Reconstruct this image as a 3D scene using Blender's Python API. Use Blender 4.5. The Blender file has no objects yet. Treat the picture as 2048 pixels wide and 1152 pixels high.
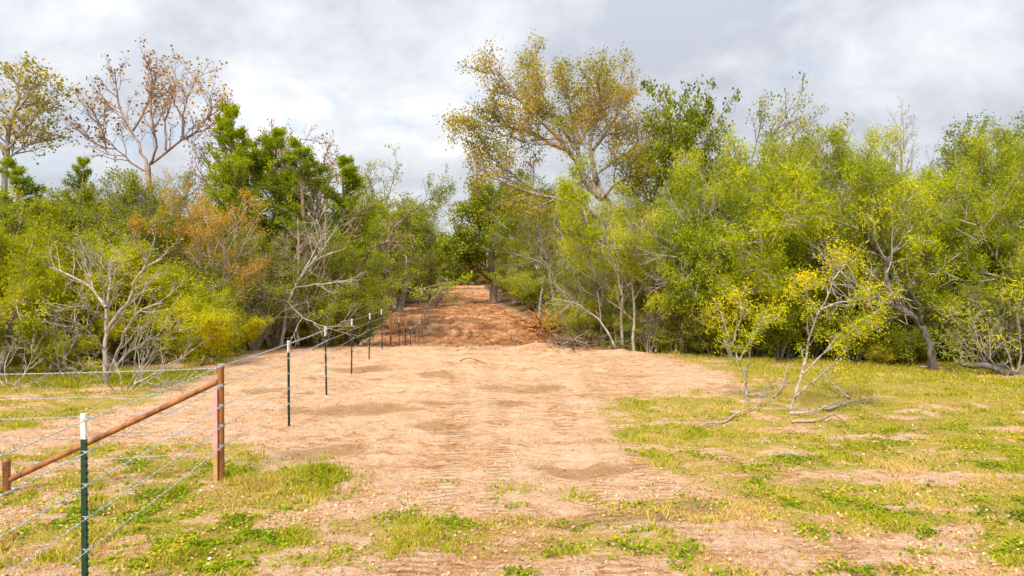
import bpy, math, random
import numpy as np
from mathutils import Vector

S = bpy.context.scene
C = S.collection
R = math.radians
CAMZ = 2.37; F = 1365.0; HY = 561.0

# ------------------------------------------------------------------ camera
cd = bpy.data.cameras.new('camera'); cam = bpy.data.objects.new('camera', cd); C.objects.link(cam)
cam.location = (0, 0, CAMZ); cam.rotation_euler = (R(90 - 0.63), 0, 0)
cd.sensor_width = 36; cd.lens = 24.0; cd.clip_start = 0.05; cd.clip_end = 3000
S.camera = cam
# ------------------------------------------------------------------ exposure
S.render.engine = 'CYCLES'
S.view_settings.view_transform = 'Standard'; S.view_settings.look = 'None'
S.view_settings.gamma = 1.0; S.view_settings.exposure = 0.62
# ------------------------------------------------------------------ sky
SUN_EL = 48; SUN_AZ = 205      # compass-like angle, 0 = +Y, clockwise
W = bpy.data.worlds.new('World'); S.world = W; W.use_nodes = True
def build_world():
    nt = W.node_tree; N = nt.nodes; L = nt.links
    for n in list(N): N.remove(n)
    def nd(t, **k):
        n = N.new(t)
        for a, b in k.items(): setattr(n, a, b)
        return n
    def math_(op, a, b=None, clamp=False):
        n = nd('ShaderNodeMath', operation=op, use_clamp=clamp)
        for i, v in enumerate((a, b)):
            if v is None: continue
            if isinstance(v, (int, float)): n.inputs[i].default_value = v
            else: L.new(v, n.inputs[i])
        return n.outputs[0]
    out = nd('ShaderNodeOutputWorld'); bg = nd('ShaderNodeBackground'); bg.inputs['Strength'].default_value = 0.1
    sky = nd('ShaderNodeTexSky', sky_type='NISHITA'); sky.sun_disc = False
    sky.sun_elevation = R(SUN_EL); sky.sun_rotation = R(SUN_AZ)
    tc = nd('ShaderNodeTexCoord'); sp = nd('ShaderNodeSeparateXYZ'); L.new(tc.outputs['Generated'], sp.inputs[0])
    z = math_('MAXIMUM', sp.outputs[2], 0.0); d = math_('ADD', z, 0.42)
    cb = nd('ShaderNodeCombineXYZ'); L.new(math_('DIVIDE', sp.outputs[0], d), cb.inputs[0]); L.new(math_('DIVIDE', sp.outputs[1], d), cb.inputs[1])
    def noise(scale, det, rough, off, dist=0.0):
        m = nd('ShaderNodeMapping'); m.inputs['Location'].default_value = off; L.new(cb.outputs[0], m.inputs[0])
        n = nd('ShaderNodeTexNoise'); n.inputs['Scale'].default_value = scale; n.inputs['Detail'].default_value = det
        n.inputs['Roughness'].default_value = rough; n.inputs['Distortion'].default_value = dist
        L.new(m.outputs[0], n.inputs['Vector']); return n.outputs['Fac']
    n1 = noise(1.9, 7, 0.55, (3.1, 7.4, 0), 0.25); n2 = noise(5.2, 6, 0.6, (1.7, 0.3, 0), 0.4)
    def spot(px, py, wdt):      # a bright bank of cloud in a fixed direction of the sky
        v = Vector(((px - 1024) / F, 1, (HY - py) / F)).normalized()
        dp = nd('ShaderNodeVectorMath', operation='DISTANCE'); L.new(tc.outputs['Generated'], dp.inputs[0]); dp.inputs[1].default_value = v
        mr = nd('ShaderNodeMapRange', interpolation_type='SMOOTHSTEP'); L.new(dp.outputs['Value'], mr.inputs[0])
        mr.inputs[1].default_value = 0; mr.inputs[2].default_value = wdt; mr.inputs[3].default_value = 1; mr.inputs[4].default_value = 0
        return mr.outputs[0]
    b = math_('SUBTRACT', math_('MULTIPLY', n1, 1.55), 0.32)
    b = math_('ADD', b, math_('MULTIPLY', n2, 0.55))
    b = math_('ADD', b, math_('MULTIPLY', spot(800, 300, 0.34), 0.15))
    b = math_('ADD', b, math_('MULTIPLY', spot(560, 60, 0.25), 0.06))
    b = math_('ADD', b, math_('MULTIPLY', spot(400, 420, 0.4), 0.08))
    b = math_('SUBTRACT', b, math_('MULTIPLY', spot(60, 190, 0.3), 0.15))
    b = math_('SUBTRACT', b, math_('MULTIPLY', spot(1650, 60, 0.75), 0.19))
    rp = nd('ShaderNodeValToRGB'); L.new(b, rp.inputs[0]); e = rp.color_ramp.elements
    e[0].position = 0.50; e[0].color = (0.40, 0.425, 0.48, 1); e[1].position = 0.98; e[1].color = (0.78, 0.78, 0.775, 1)
    m = e.new(0.72); m.color = (0.54, 0.565, 0.61, 1); m = e.new(0.86); m.color = (0.64, 0.66, 0.685, 1)
    # clouds brighter towards the zenith, as under any overcast
    zen = math_('ADD', math_('MULTIPLY', math_('POWER', z, 1.5), 1.2), 1.0)
    sc = nd('ShaderNodeVectorMath', operation='SCALE'); L.new(rp.outputs[0], sc.inputs[0]); L.new(math_('MULTIPLY', zen, 8.3), sc.inputs['Scale'])
    # thin blue gaps where the cloud cover opens
    gap = noise(3.1, 5, 0.55, (9.3, 2.2, 0), 0.3)
    gm = nd('ShaderNodeMapRange', interpolation_type='SMOOTHSTEP'); L.new(gap, gm.inputs[0])
    gm.inputs[1].default_value = 0.56; gm.inputs[2].default_value = 0.78; gm.inputs[3].default_value = 0.0; gm.inputs[4].default_value = 0.6
    sk = nd('ShaderNodeVectorMath', operation='SCALE'); L.new(sky.outputs[0], sk.inputs[0]); sk.inputs['Scale'].default_value = 1.3
    mx = nd('ShaderNodeMix', data_type='RGBA'); L.new(gm.outputs[0], mx.inputs[0]); L.new(sc.outputs[0], mx.inputs[6]); L.new(sk.outputs[0], mx.inputs[7])
    L.new(mx.outputs[2], bg.inputs[0]); L.new(bg.outputs[0], out.inputs[0])
build_world()
# ------------------------------------------------------------------ sun (veiled by cloud)
sd = bpy.data.lights.new('sun', 'SUN'); sd.energy = 3.6; sd.angle = R(12); sd.color = (1.0, 0.89, 0.72)
sun = bpy.data.objects.new('sun', sd); C.objects.link(sun)
_a = R(SUN_AZ); _e = R(SUN_EL)
sv = Vector((math.sin(_a) * math.cos(_e), math.cos(_a) * math.cos(_e), math.sin(_e)))
sun.rotation_euler = sv.to_track_quat('Z', 'Y').to_euler()

# ------------------------------------------------------------------ numpy helpers
def hash2(ix, iy, seed):
    h = (ix.astype(np.int64) * 374761393 + iy.astype(np.int64) * 668265263 + seed * 1442695041) & 0xffffffff
    h = ((h ^ (h >> 13)) * 1274126177) & 0xffffffff
    h = h ^ (h >> 16)
    return (h & 0xffff) / 65535.0
def vnoise(x, y, seed=0):
    x = np.asarray(x, float); y = np.asarray(y, float)
    ix = np.floor(x); iy = np.floor(y); fx = x - ix; fy = y - iy
    fx = fx * fx * (3 - 2 * fx); fy = fy * fy * (3 - 2 * fy)
    a = hash2(ix, iy, seed); b = hash2(ix + 1, iy, seed); c = hash2(ix, iy + 1, seed); d = hash2(ix + 1, iy + 1, seed)
    return (a * (1 - fx) + b * fx) * (1 - fy) + (c * (1 - fx) + d * fx) * fy
def fbm(x, y, seed=0, oct=4, gain=0.5):
    x = np.asarray(x, float); y = np.asarray(y, float); s = 0; a = 1; t = 0
    for i in range(oct):
        s = s + a * vnoise(x, y, seed + i * 17); t += a; a *= gain; x = x * 2.03 + 5.1; y = y * 2.03 + 1.7
    return s / t
def sstep(a, b, x):
    t = np.clip((x - a) / (b - a), 0, 1); return t * t * (3 - 2 * t)
def poly_sd(px, py, poly):       # signed distance, positive inside
    poly = np.asarray(poly, float); n = len(poly); d = np.full(np.shape(px), 1e9); ins = np.zeros(np.shape(px), bool)
    for i in range(n):
        x1, y1 = poly[i]; x2, y2 = poly[(i + 1) % n]; ex, ey = x2 - x1, y2 - y1
        wx, wy = px - x1, py - y1; t = np.clip((wx * ex + wy * ey) / (ex * ex + ey * ey + 1e-12), 0, 1)
        d = np.minimum(d, np.hypot(wx - ex * t, wy - ey * t))
        if y1 != y2:
            c = ((y1 > py) != (y2 > py)) & (px < ex * (py - y1) / ey + x1); ins ^= c
    return np.where(ins, d, -d)

# ------------------------------------------------------------------ terrain height
_py = np.array([-60, 0, 20, 25, 27.5, 30.5, 33.8, 37.1, 40.4, 43.7, 47, 50.3, 54, 60, 73, 100, 130, 160, 200, 260, 600.])
_pz = np.array([0, 0, 0, -.06, -.25, -.72, -1.18, -1.54, -1.68, -1.63, -1.45, -1.2, -.85, -.62, -.45, -.25, .1, .6, 1.0, 1.2, 1.5])
MOUNDS = [(1100, 27.6, .9, .35), (1090, 31.5, 1.2, .5), (1078, 36.5, 1.3, .45), (1110, 21.6, .55, .26), (1075, 24.5, .7, .2), (1240, 22.4, .5, .15), (1285, 22.2, .4, .08), (640, 8.2, .5, .07), (1190, 22.2, .6, .12), (480, 25.5, 1.4, .25), (560, 27, 1.4, .3)]
def gz(x, y, fine=False):
    x = np.asarray(x, float); y = np.asarray(y, float)
    z = np.interp(y, _py, _pz)
    z = z * (0.45 + 0.55 * sstep(22, 10, np.abs(x + 0.07 * y)))
    edge = x - (3.6 - 0.07 * y)       # right of the lane the ground banks up
    z = z + 0.4 * sstep(0, 4, edge) * sstep(30, 45, y)
    edl = (-6.6 - 0.07 * y) - x
    z = z + 0.35 * sstep(0, 3, edl) * sstep(27, 45, y)
    z = z + (fbm(x * .35, y * .35, 3, 3) - .5) * .10 * sstep(2, 8, y)
    for px, Y, r, h in MOUNDS:
        mx = (px - 1024) / F * Y
        z = z + h * np.exp(-(((x - mx) / r) ** 2 + ((y - Y) / (r * .6)) ** 2))
    if fine:
        lane = sstep(.3, -.3, edge) * sstep(-.5, .5, x - (-6.6 - .07 * y)) * sstep(25, 28, y)
        z = z + (fbm(x * 1.5, y * .9, 8, 5, .6) - .5) * .42 * lane
        z = z + (fbm(x * 2.2, y * 2.6, 21, 6, .62) - .5) * .13
        for tx in (-1.25, 0.55):      # wheel ruts pressed in the sand
            c = tx + .35 * np.sin(y * .16) - .02 * y
            z = z - .035 * np.exp(-((x - c) / .22) ** 2) * sstep(5, 8, y) * sstep(60, 24, y)
    return z
def gzf(x, y): return float(gz(x, y))
def at(px, Y, py=None):          # a pixel of the photograph and a distance give a world point
    x = (px - 1024) / F * Y
    if py is None: return Vector((x, Y, gzf(x, Y)))
    return Vector((x, Y, CAMZ - (py - HY) / F * Y))
def gp(px, py):                  # where a pixel meets the flat ground near the camera
    Y = F * CAMZ / (py - HY); return ((px - 1024) / F * Y, Y)

# ------------------------------------------------------------------ meshes and tags
def mesh_np(name, V, Fc, mat, smooth=False, attrs=None, parent=None):
    V = np.ascontiguousarray(V, np.float32); Fc = np.ascontiguousarray(Fc, np.int32)
    me = bpy.data.meshes.new(name); nf, k = Fc.shape
    me.vertices.add(len(V)); me.vertices.foreach_set('co', V.ravel())
    me.loops.add(nf * k); me.loops.foreach_set('vertex_index', Fc.ravel())
    me.polygons.add(nf); me.polygons.foreach_set('loop_start', np.arange(0, nf * k, k, dtype=np.int32))
    try: me.polygons.foreach_set('loop_total', np.full(nf, k, np.int32))
    except Exception: pass
    me.polygons.foreach_set('use_smooth', np.full(nf, smooth, bool))
    me.update(calc_edges=True)
    if attrs:
        for an, (dom, arr) in attrs.items():
            a = me.attributes.new(an, 'FLOAT', dom); a.data.foreach_set('value', np.ascontiguousarray(arr, np.float32))
    me.materials.append(mat)
    o = bpy.data.objects.new(name, me); C.objects.link(o)
    if parent: o.parent = parent
    return o
def mesh_py(name, verts, faces, mat, parent=None, smooth=False):
    me = bpy.data.meshes.new(name); me.from_pydata([tuple(v) for v in verts], [], faces); me.update()
    if smooth:
        for p in me.polygons: p.use_smooth = True
    me.materials.append(mat); o = bpy.data.objects.new(name, me); C.objects.link(o)
    if parent: o.parent = parent
    return o
def tag(o, label=None, cat=None, group=None, kind=None):
    if label: o['label'] = label
    if cat: o['category'] = cat
    if group: o['group'] = group
    if kind: o['kind'] = kind
    return o
def empty(name, loc):
    o = bpy.data.objects.new(name, None); C.objects.link(o); o.location = loc; o.empty_display_size = .2
    return o

# ------------------------------------------------------------------ materials
def newmat(name):
    m = bpy.data.materials.new(name); m.use_nodes = True; nt = m.node_tree
    for n in list(nt.nodes): nt.nodes.remove(n)
    out = nt.nodes.new('ShaderNodeOutputMaterial'); return m, nt, out
def ramp(nt, stops, fac):
    r = nt.nodes.new('ShaderNodeValToRGB'); e = r.color_ramp.elements
    e[0].position = stops[0][0]; e[0].color = (*stops[0][1], 1); e[1].position = stops[-1][0]; e[1].color = (*stops[-1][1], 1)
    for p, c in stops[1:-1]:
        q = e.new(p); q.color = (*c, 1)
    if fac is not None: nt.links.new(fac, r.inputs[0])
    return r.outputs[0]
def noise_n(nt, scale, det=4, rough=.55, vec=None, dist=0):
    n = nt.nodes.new('ShaderNodeTexNoise'); n.inputs['Scale'].default_value = scale; n.inputs['Detail'].default_value = det
    n.inputs['Roughness'].default_value = rough; n.inputs['Distortion'].default_value = dist
    if vec is not None: nt.links.new(vec, n.inputs['Vector'])
    return n.outputs['Fac']
def mth(nt, op, a, b=None, clamp=False):
    n = nt.nodes.new('ShaderNodeMath'); n.operation = op; n.use_clamp = clamp
    for i, v in enumerate((a, b)):
        if v is None: continue
        if isinstance(v, (int, float)): n.inputs[i].default_value = v
        else: nt.links.new(v, n.inputs[i])
    return n.outputs[0]
def mixc(nt, f, a, b):
    n = nt.nodes.new('ShaderNodeMix'); n.data_type = 'RGBA'
    for i, v in ((0, f), (6, a), (7, b)):
        if isinstance(v, (int, float)): n.inputs[i].default_value = v
        elif isinstance(v, tuple): n.inputs[i].default_value = (*v, 1)
        else: nt.links.new(v, n.inputs[i])
    return n.outputs[2]
def mrange(nt, v, a, b, c=0., d=1.):
    n = nt.nodes.new('ShaderNodeMapRange'); n.interpolation_type = 'SMOOTHSTEP'; nt.links.new(v, n.inputs[0])
    for i, x in enumerate((a, b, c, d)): n.inputs[i + 1].default_value = x
    return n.outputs[0]
def attr(nt, name):
    n = nt.nodes.new('ShaderNodeAttribute'); n.attribute_name = name; return n.outputs['Fac']
def leafmat(name, stops, trans=.35, gain=1.0):
    m, nt, out = newmat(name)
    oi = nt.nodes.new('ShaderNodeObjectInfo')
    v = mth(nt, 'ADD', attr(nt, 'tone'), mth(nt, 'MULTIPLY', mth(nt, 'SUBTRACT', oi.outputs['Random'], .5), .22), True)
    stops = [(p, tuple(min(.9, x * gain) for x in c)) for p, c in stops]
    col = ramp(nt, stops, v)
    p = nt.nodes.new('ShaderNodeBsdfPrincipled'); nt.links.new(col, p.inputs['Base Color'])
    p.inputs['Roughness'].default_value = .75; p.inputs['Specular IOR Level'].default_value = .07
    t = nt.nodes.new('ShaderNodeBsdfTranslucent'); nt.links.new(col, t.inputs[0])
    mx = nt.nodes.new('ShaderNodeMixShader'); mx.inputs[0].default_value = trans
    nt.links.new(p.outputs[0], mx.inputs[1]); nt.links.new(t.outputs[0], mx.inputs[2]); nt.links.new(mx.outputs[0], out.inputs[0])
    return m
def barkmat(name, a, b, scale=9):
    m, nt, out = newmat(name)
    tc = nt.nodes.new('ShaderNodeTexCoord'); mp = nt.nodes.new('ShaderNodeMapping'); mp.inputs['Scale'].default_value = (1, 1, .35)
    nt.links.new(tc.outputs['Object'], mp.inputs[0])
    n = noise_n(nt, scale, 6, .65, mp.outputs[0], .3)
    col = ramp(nt, [(.36, a), (.62, b)], n)
    p = nt.nodes.new('ShaderNodeBsdfPrincipled'); nt.links.new(col, p.inputs['Base Color']); p.inputs['Roughness'].default_value = .85
    bp = nt.nodes.new('ShaderNodeBump'); bp.inputs['Strength'].default_value = .6; bp.inputs['Distance'].default_value = .02
    nt.links.new(noise_n(nt, scale * 3, 4, .6, mp.outputs[0]), bp.inputs['Height']); nt.links.new(bp.outputs[0], p.inputs['Normal'])
    nt.links.new(p.outputs[0], out.inputs[0]); return m
def plain(name, a, b, scale=20, rough=.5, metal=0, stretch=(1, 1, 1), bump=.2):
    m, nt, out = newmat(name)
    tc = nt.nodes.new('ShaderNodeTexCoord'); mp = nt.nodes.new('ShaderNodeMapping'); mp.inputs['Scale'].default_value = stretch
    nt.links.new(tc.outputs['Object'], mp.inputs[0])
    n = noise_n(nt, scale, 6, .6, mp.outputs[0], .2)
    p = nt.nodes.new('ShaderNodeBsdfPrincipled'); nt.links.new(ramp(nt, [(.35, a), (.65, b)], n), p.inputs['Base Color'])
    p.inputs['Roughness'].default_value = rough; p.inputs['Metallic'].default_value = metal
    bp = nt.nodes.new('ShaderNodeBump'); bp.inputs['Strength'].default_value = bump; bp.inputs['Distance'].default_value = .01
    nt.links.new(n, bp.inputs['Height']); nt.links.new(bp.outputs[0], p.inputs['Normal'])
    nt.links.new(p.outputs[0], out.inputs[0]); return m

M = {}
M['cedar'] = leafmat('cedar_foliage', [(0, (.13, .20, .004)), (.5, (.31, .40, .006)), (1, (.54, .57, .010))], .45)
M['darkgreen'] = leafmat('dark_foliage', [(0, (.08, .12, .004)), (.5, (.18, .23, .006)), (1, (.34, .37, .010))])
M['elm'] = leafmat('elm_foliage', [(0, (.13, .17, .005)), (.5, (.30, .35, .008)), (1, (.50, .50, .015))])
M['greyoak'] = leafmat('live_oak_foliage', [(0, (.10, .13, .010)), (.5, (.24, .29, .018)), (1, (.44, .47, .04))])
M['mesq'] = leafmat('mesquite_foliage', [(0, (.14, .19, .004)), (.45, (.34, .40, .005)), (.8, (.54, .56, .008)), (1, (.68, .63, .012))])
M['yellow'] = leafmat('huisache_foliage', [(0, (.16, .20, .004)), (.4, (.38, .41, .006)), (.8, (.58, .55, .008)), (1, (.68, .58, .01))])
M['sapleaf'] = leafmat('young_yellow_foliage', [(0, (.26, .32, .004)), (.45, (.50, .52, .005)), (.8, (.78, .62, .006)), (1, (.82, .42, .01))])
M['gold'] = leafmat('golden_foliage', [(0, (.16, .16, .003)), (.45, (.34, .31, .004)), (.8, (.50, .38, .006)), (1, (.58, .28, .008))])
M['orange'] = leafmat('orange_foliage', [(0, (.26, .20, .01)), (.4, (.50, .34, .015)), (.8, (.70, .34, .02)), (1, (.74, .28, .02))])
M['olive'] = leafmat('olive_foliage', [(0, (.12, .14, .005)), (.45, (.28, .30, .008)), (.8, (.48, .43, .010)), (1, (.66, .44, .01))])
M['oak'] = leafmat('post_oak_foliage', [(0, (.11, .16, .004)), (.5, (.27, .36, .006)), (.9, (.46, .50, .010)), (1, (.75, .36, .01))])
M['rust'] = leafmat('rusty_foliage', [(0, (.16, .08, .02)), (.5, (.34, .18, .03)), (1, (.50, .32, .03))], .25)
M['brush'] = leafmat('brush_foliage', [(0, (.11, .14, .004)), (.5, (.27, .32, .007)), (.85, (.46, .45, .010)), (1, (.52, .36, .02))])
M['pale'] = barkmat('pale_bark', (.15, .125, .10), (.50, .44, .38), 14)
M['grey'] = barkmat('grey_bark', (.16, .13, .11), (.46, .40, .35))
M['brown'] = barkmat('brown_bark', (.10, .065, .045), (.30, .21, .155))
M['dark'] = barkmat('dark_bark', (.022, .018, .016), (.17, .15, .14), 10)
M['redtwig'] = barkmat('reddish_bark', (.22, .13, .10), (.42, .30, .24))

# ------------------------------------------------------------------ skeletons
def unit(v):
    return v / (np.linalg.norm(v) + 1e-9)
def perp(rng, d, ang):
    a = rng.normal(size=3); a -= d * a.dot(d); a = unit(a)
    return unit(d * math.cos(ang) + a * math.sin(ang))
class Skel:
    def __init__(s, seed): s.rng = np.random.default_rng(seed); s.polys = []; s.tips = []
    def grow(s, p, d, L, r, lvl, P, tag_=0):
        q = P[lvl]; rng = s.rng; n = q.get('n', 5); pts = [np.array(p, float)]; d = unit(np.array(d, float))
        wob = q.get('wob', .15); up = q.get('up', 0.0); wind = q.get('wind', None)
        for i in range(n):
            d = unit(d + rng.normal(size=3) * wob + np.array([0, 0, up]) + (wind if wind is not None else 0))
            pts.append(pts[-1] + d * L / n)
        pts = np.array(pts); rad = r * np.linspace(1, q.get('tip', .45), n + 1)
        s.add(pts, rad, lvl, P)
    def add(s, pts, rad, lvl, P, children=True, scale=1.0, cr=None):
        rng = s.rng; s.polys.append((pts, rad, lvl)); q = P[lvl]
        if lvl + 1 >= len(P) or not children:
            if lvl + 1 >= len(P): s.tips.append(pts)
            return
        seg = np.linalg.norm(np.diff(pts, axis=0), axis=1); L = seg.sum(); cum = np.concatenate([[0], np.cumsum(seg)]) / L
        nch = cr if cr is not None else q['ch']; nch = int(rng.integers(nch[0], nch[1] + 1))
        t0 = q.get('t0', .25); env = q.get('env', lambda t: 1 - .45 * t); nq = P[lvl + 1]
        for k in range(nch):
            t = t0 + (1 - t0) * (k + rng.random()) / nch
            i = min(np.searchsorted(cum, t, side='right') - 1, len(pts) - 2); i = max(i, 0)
            f = (t - cum[i]) / (cum[i + 1] - cum[i] + 1e-9); p = pts[i] * (1 - f) + pts[i + 1] * f
            d = unit(pts[i + 1] - pts[i]); r = rad[i] * (1 - f) + rad[i + 1] * f
            a = q.get('ang', (35, 65)); cdv = perp(rng, d, R(rng.uniform(*a)))
            if 'flat' in q: cdv[2] *= q['flat']; cdv = unit(cdv)
            if 'lift' in q: cdv = unit(cdv + np.array([0, 0, q['lift']]))
            Lc = q.get('len', None); Lc = (Lc if Lc else L * q.get('ratio', .5)) * env(t) * rng.uniform(.7, 1.25) * scale
            s.grow(p, cdv, Lc, min(r * .8, q.get('rc', r * .55)), lvl + 1, P)
def tubes(polys, sides_by):
    V = []; Fc = []; off = 0; groups = {}
    for pts, rad, k in polys: groups.setdefault((len(pts), k), []).append((pts, rad))
    for (n, k), lst in groups.items():
        P = np.array([a for a, b in lst]); Rd = np.array([b for a, b in lst]); m = len(lst)
        T = np.gradient(P, axis=1); T /= np.linalg.norm(T, axis=2, keepdims=True) + 1e-9
        ref = np.zeros_like(T); mean = T.mean(axis=1, keepdims=True)
        alt = np.where(np.abs(mean[..., 2:3]) > .8, np.array([1., 0, 0]), np.array([0, 0, 1.])); ref = ref + alt
        A = np.cross(T, ref); A /= np.linalg.norm(A, axis=2, keepdims=True) + 1e-9; B = np.cross(T, A)
        th = np.arange(k) / k * 2 * np.pi
        ring = A[:, :, None, :] * np.cos(th)[None, None, :, None] + B[:, :, None, :] * np.sin(th)[None, None, :, None]
        VV = P[:, :, None, :] + ring * Rd[:, :, None, None]
        V.append(VV.reshape(-1, 3))
        base = off + (np.arange(m) * n * k)[:, None, None]; i = np.arange(n - 1)[None, :, None]; j = np.arange(k)[None, None, :]; j2 = (j + 1) % k
        a = base + i * k + j; b = base + i * k + j2; c = base + (i + 1) * k + j2; d = base + (i + 1) * k + j
        Fc.append(np.stack([a, b, c, d], -1).reshape(-1, 4)); off += m * n * k
    return np.concatenate(V), np.concatenate(Fc)
def leaves(rng, tips, n, size, spread, shape=.55, mode='rand', keep=1.0, droop=0.0):
    tips = [t for t in tips if rng.random() < keep]
    if not tips: return None
    m = len(tips); N = tips[0].shape[0]; T = np.array(tips)
    t = rng.random((m, n)) ** .8 * (N - 1); i = np.minimum(t.astype(int), N - 2); f = (t - i)[..., None]
    mi = np.arange(m)[:, None]; Cn = T[mi, i] * (1 - f) + T[mi, i + 1] * f
    Cn = Cn + rng.normal(size=(m, n, 3)) * spread
    d = T[mi, i + 1] - T[mi, i]; d /= np.linalg.norm(d, axis=2, keepdims=True) + 1e-9
    A = rng.normal(size=(m, n, 3)) + d * 1.0
    if mode == 'plume': A = rng.normal(size=(m, n, 3)) * .5 + d * 1.1 + np.array([0, 0, .2])
    if mode == 'feather': A = rng.normal(size=(m, n, 3)) * .75 + d * .6 + np.array([.45, 0, -.35 - droop])
    A /= np.linalg.norm(A, axis=2, keepdims=True)
    B = np.cross(A, rng.normal(size=(m, n, 3)) + np.array([0, 0, .3])); B /= np.linalg.norm(B, axis=2, keepdims=True)
    sz = size * rng.uniform(.6, 1.35, (m, n, 1)); w = sz * shape * .5; l = sz * .5
    V = np.stack([Cn - A * l, Cn + B * w - A * l * .1, Cn + A * l, Cn - B * w - A * l * .1], 2).reshape(-1, 3)
    nf = m * n; Fc = np.arange(nf * 4).reshape(-1, 4)
    tone = (.55 * rng.random((m, 1)) + .45 * rng.random((m, n)))
    cl = fbm(Cn[..., 0] * .8 + Cn[..., 1] * .5, Cn[..., 2] * .9 + Cn[..., 1] * .3, 5, 2)
    tone = np.clip(tone * .8 + (cl - .42) * 1.15, 0, 1).ravel()
    return V, Fc, tone
PROTO_COL = []
def finish(name, sk, trunk_mat, branch_mat, leafspec, origin, split=1, sides=(8, 6, 4, 3, 3, 3)):
    """leafspec: list of dict(mat, n, size, spread, shape, mode, keep)"""
    root = empty(name, origin); o3 = np.array(origin, float)
    tp = [(p - o3, r, sides[l]) for p, r, l in sk.polys if l <= split]; bp = [(p - o3, r, sides[l]) for p, r, l in sk.polys if l > split]
    if sum(1 for _, _, l in sk.polys if l == split + 1) <= 4: tp += bp; bp = []
    if tp: mesh_np('trunk', *tubes(tp, None), trunk_mat, True, parent=root)
    if bp: mesh_np('branches', *tubes(bp, None), branch_mat, True, parent=root)
    for sp in leafspec:
        sp = dict(sp); mt = sp.pop('mat'); nm = sp.pop('name', 'crown'); sel = sp.pop('sel', None)
        tips = [t for t in sk.tips if sel is None or sel(t)]
        r = leaves(sk.rng, tips, **sp)
        if r: mesh_np(nm, r[0] - o3, r[1], mt, False, {'tone': ('FACE', r[2])}, root)
    root['_h'] = float(max(p[:, 2].max() for p, _, _ in sk.polys) - origin[2])
    return root
def copy_tree(root):
    c = root.copy(); C.objects.link(c)
    for ch in list(root.children):
        d = ch.copy(); C.objects.link(d); d.parent = c
    return c
used = set(); T_last = [None]
def place(root, x, y, h, label, cat, group=None, rz=None, wide=1.0, rng=random):
    o = root if root.name not in used else copy_tree(root); used.add(root.name)
    T_last[0] = o; hh = root['_h']; s = h / hh
    o.location = (x, y, gzf(x, y) - .05); o.scale = (s * wide, s * wide, s); o.rotation_euler = (0, 0, rng.uniform(0, 6.28) if rz is None else rz)
    return tag(o, label, cat, group)
def H_at(px, Y, ytop):
    x = (px - 1024) / F * Y; return CAMZ + (HY - ytop) * Y / F - gzf(x, Y)
def put(root, px, Y, ytop, label, cat, group=None, **k):
    return place(root, (px - 1024) / F * Y, Y, H_at(px, Y, ytop), label, cat, group, **k)
Z0 = (0, 0, 0)

# ================================================================== GROUND
def ax(parts):
    out = [parts[0][0]]
    for a, b, s in parts:
        n = max(1, int(round((b - a) / s))); out += list(np.linspace(a, b, n + 1)[1:])
    return np.array(out)
WOOD_L = [(-200, 17.5), (-14.5, 17.8), (-11.5, 19.5), (-9.4, 22), (-8.0, 26), (-8.0, 31), (-9.6, 40), (-10.6, 60), (-12.0, 100), (-15, 170), (-17, 195), (-8, 195), (-7.2, 170), (-3.8, 120), (-1.6, 82), (.8, 60), (2.8, 40), (3.5, 28), (3.4, 23.6), (9, 21.5), (12, 19.5), (14, 17.6), (200, 15), (400, 800), (-400, 800)]
G = lambda *pts: [gp(a, b) for a, b in pts]
GR_LEFT = G((-400, 905), (60, 893), (300, 880), (520, 900), (700, 918), (760, 950), (700, 985), (630, 1010), (600, 1050), (560, 1100), (560, 1160), (600, 1400), (-900, 1400))
GR_BACK = G((-700, 745), (250, 742), (420, 748), (330, 800), (200, 835), (0, 862), (-700, 890))
GR_R = G((1290, 704), (1420, 738), (1490, 772), (1380, 782), (1260, 792), (1160, 828), (1175, 866), (1250, 895), (1300, 930), (1380, 965), (1450, 1010), (1560, 1060), (1760, 1110), (2300, 1160), (3200, 1000), (2900, 690))
BROWN = G((870, 1050), (1050, 1010), (1250, 985), (1400, 1000), (1450, 1040), (1300, 1070), (1100, 1075), (950, 1090))
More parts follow.
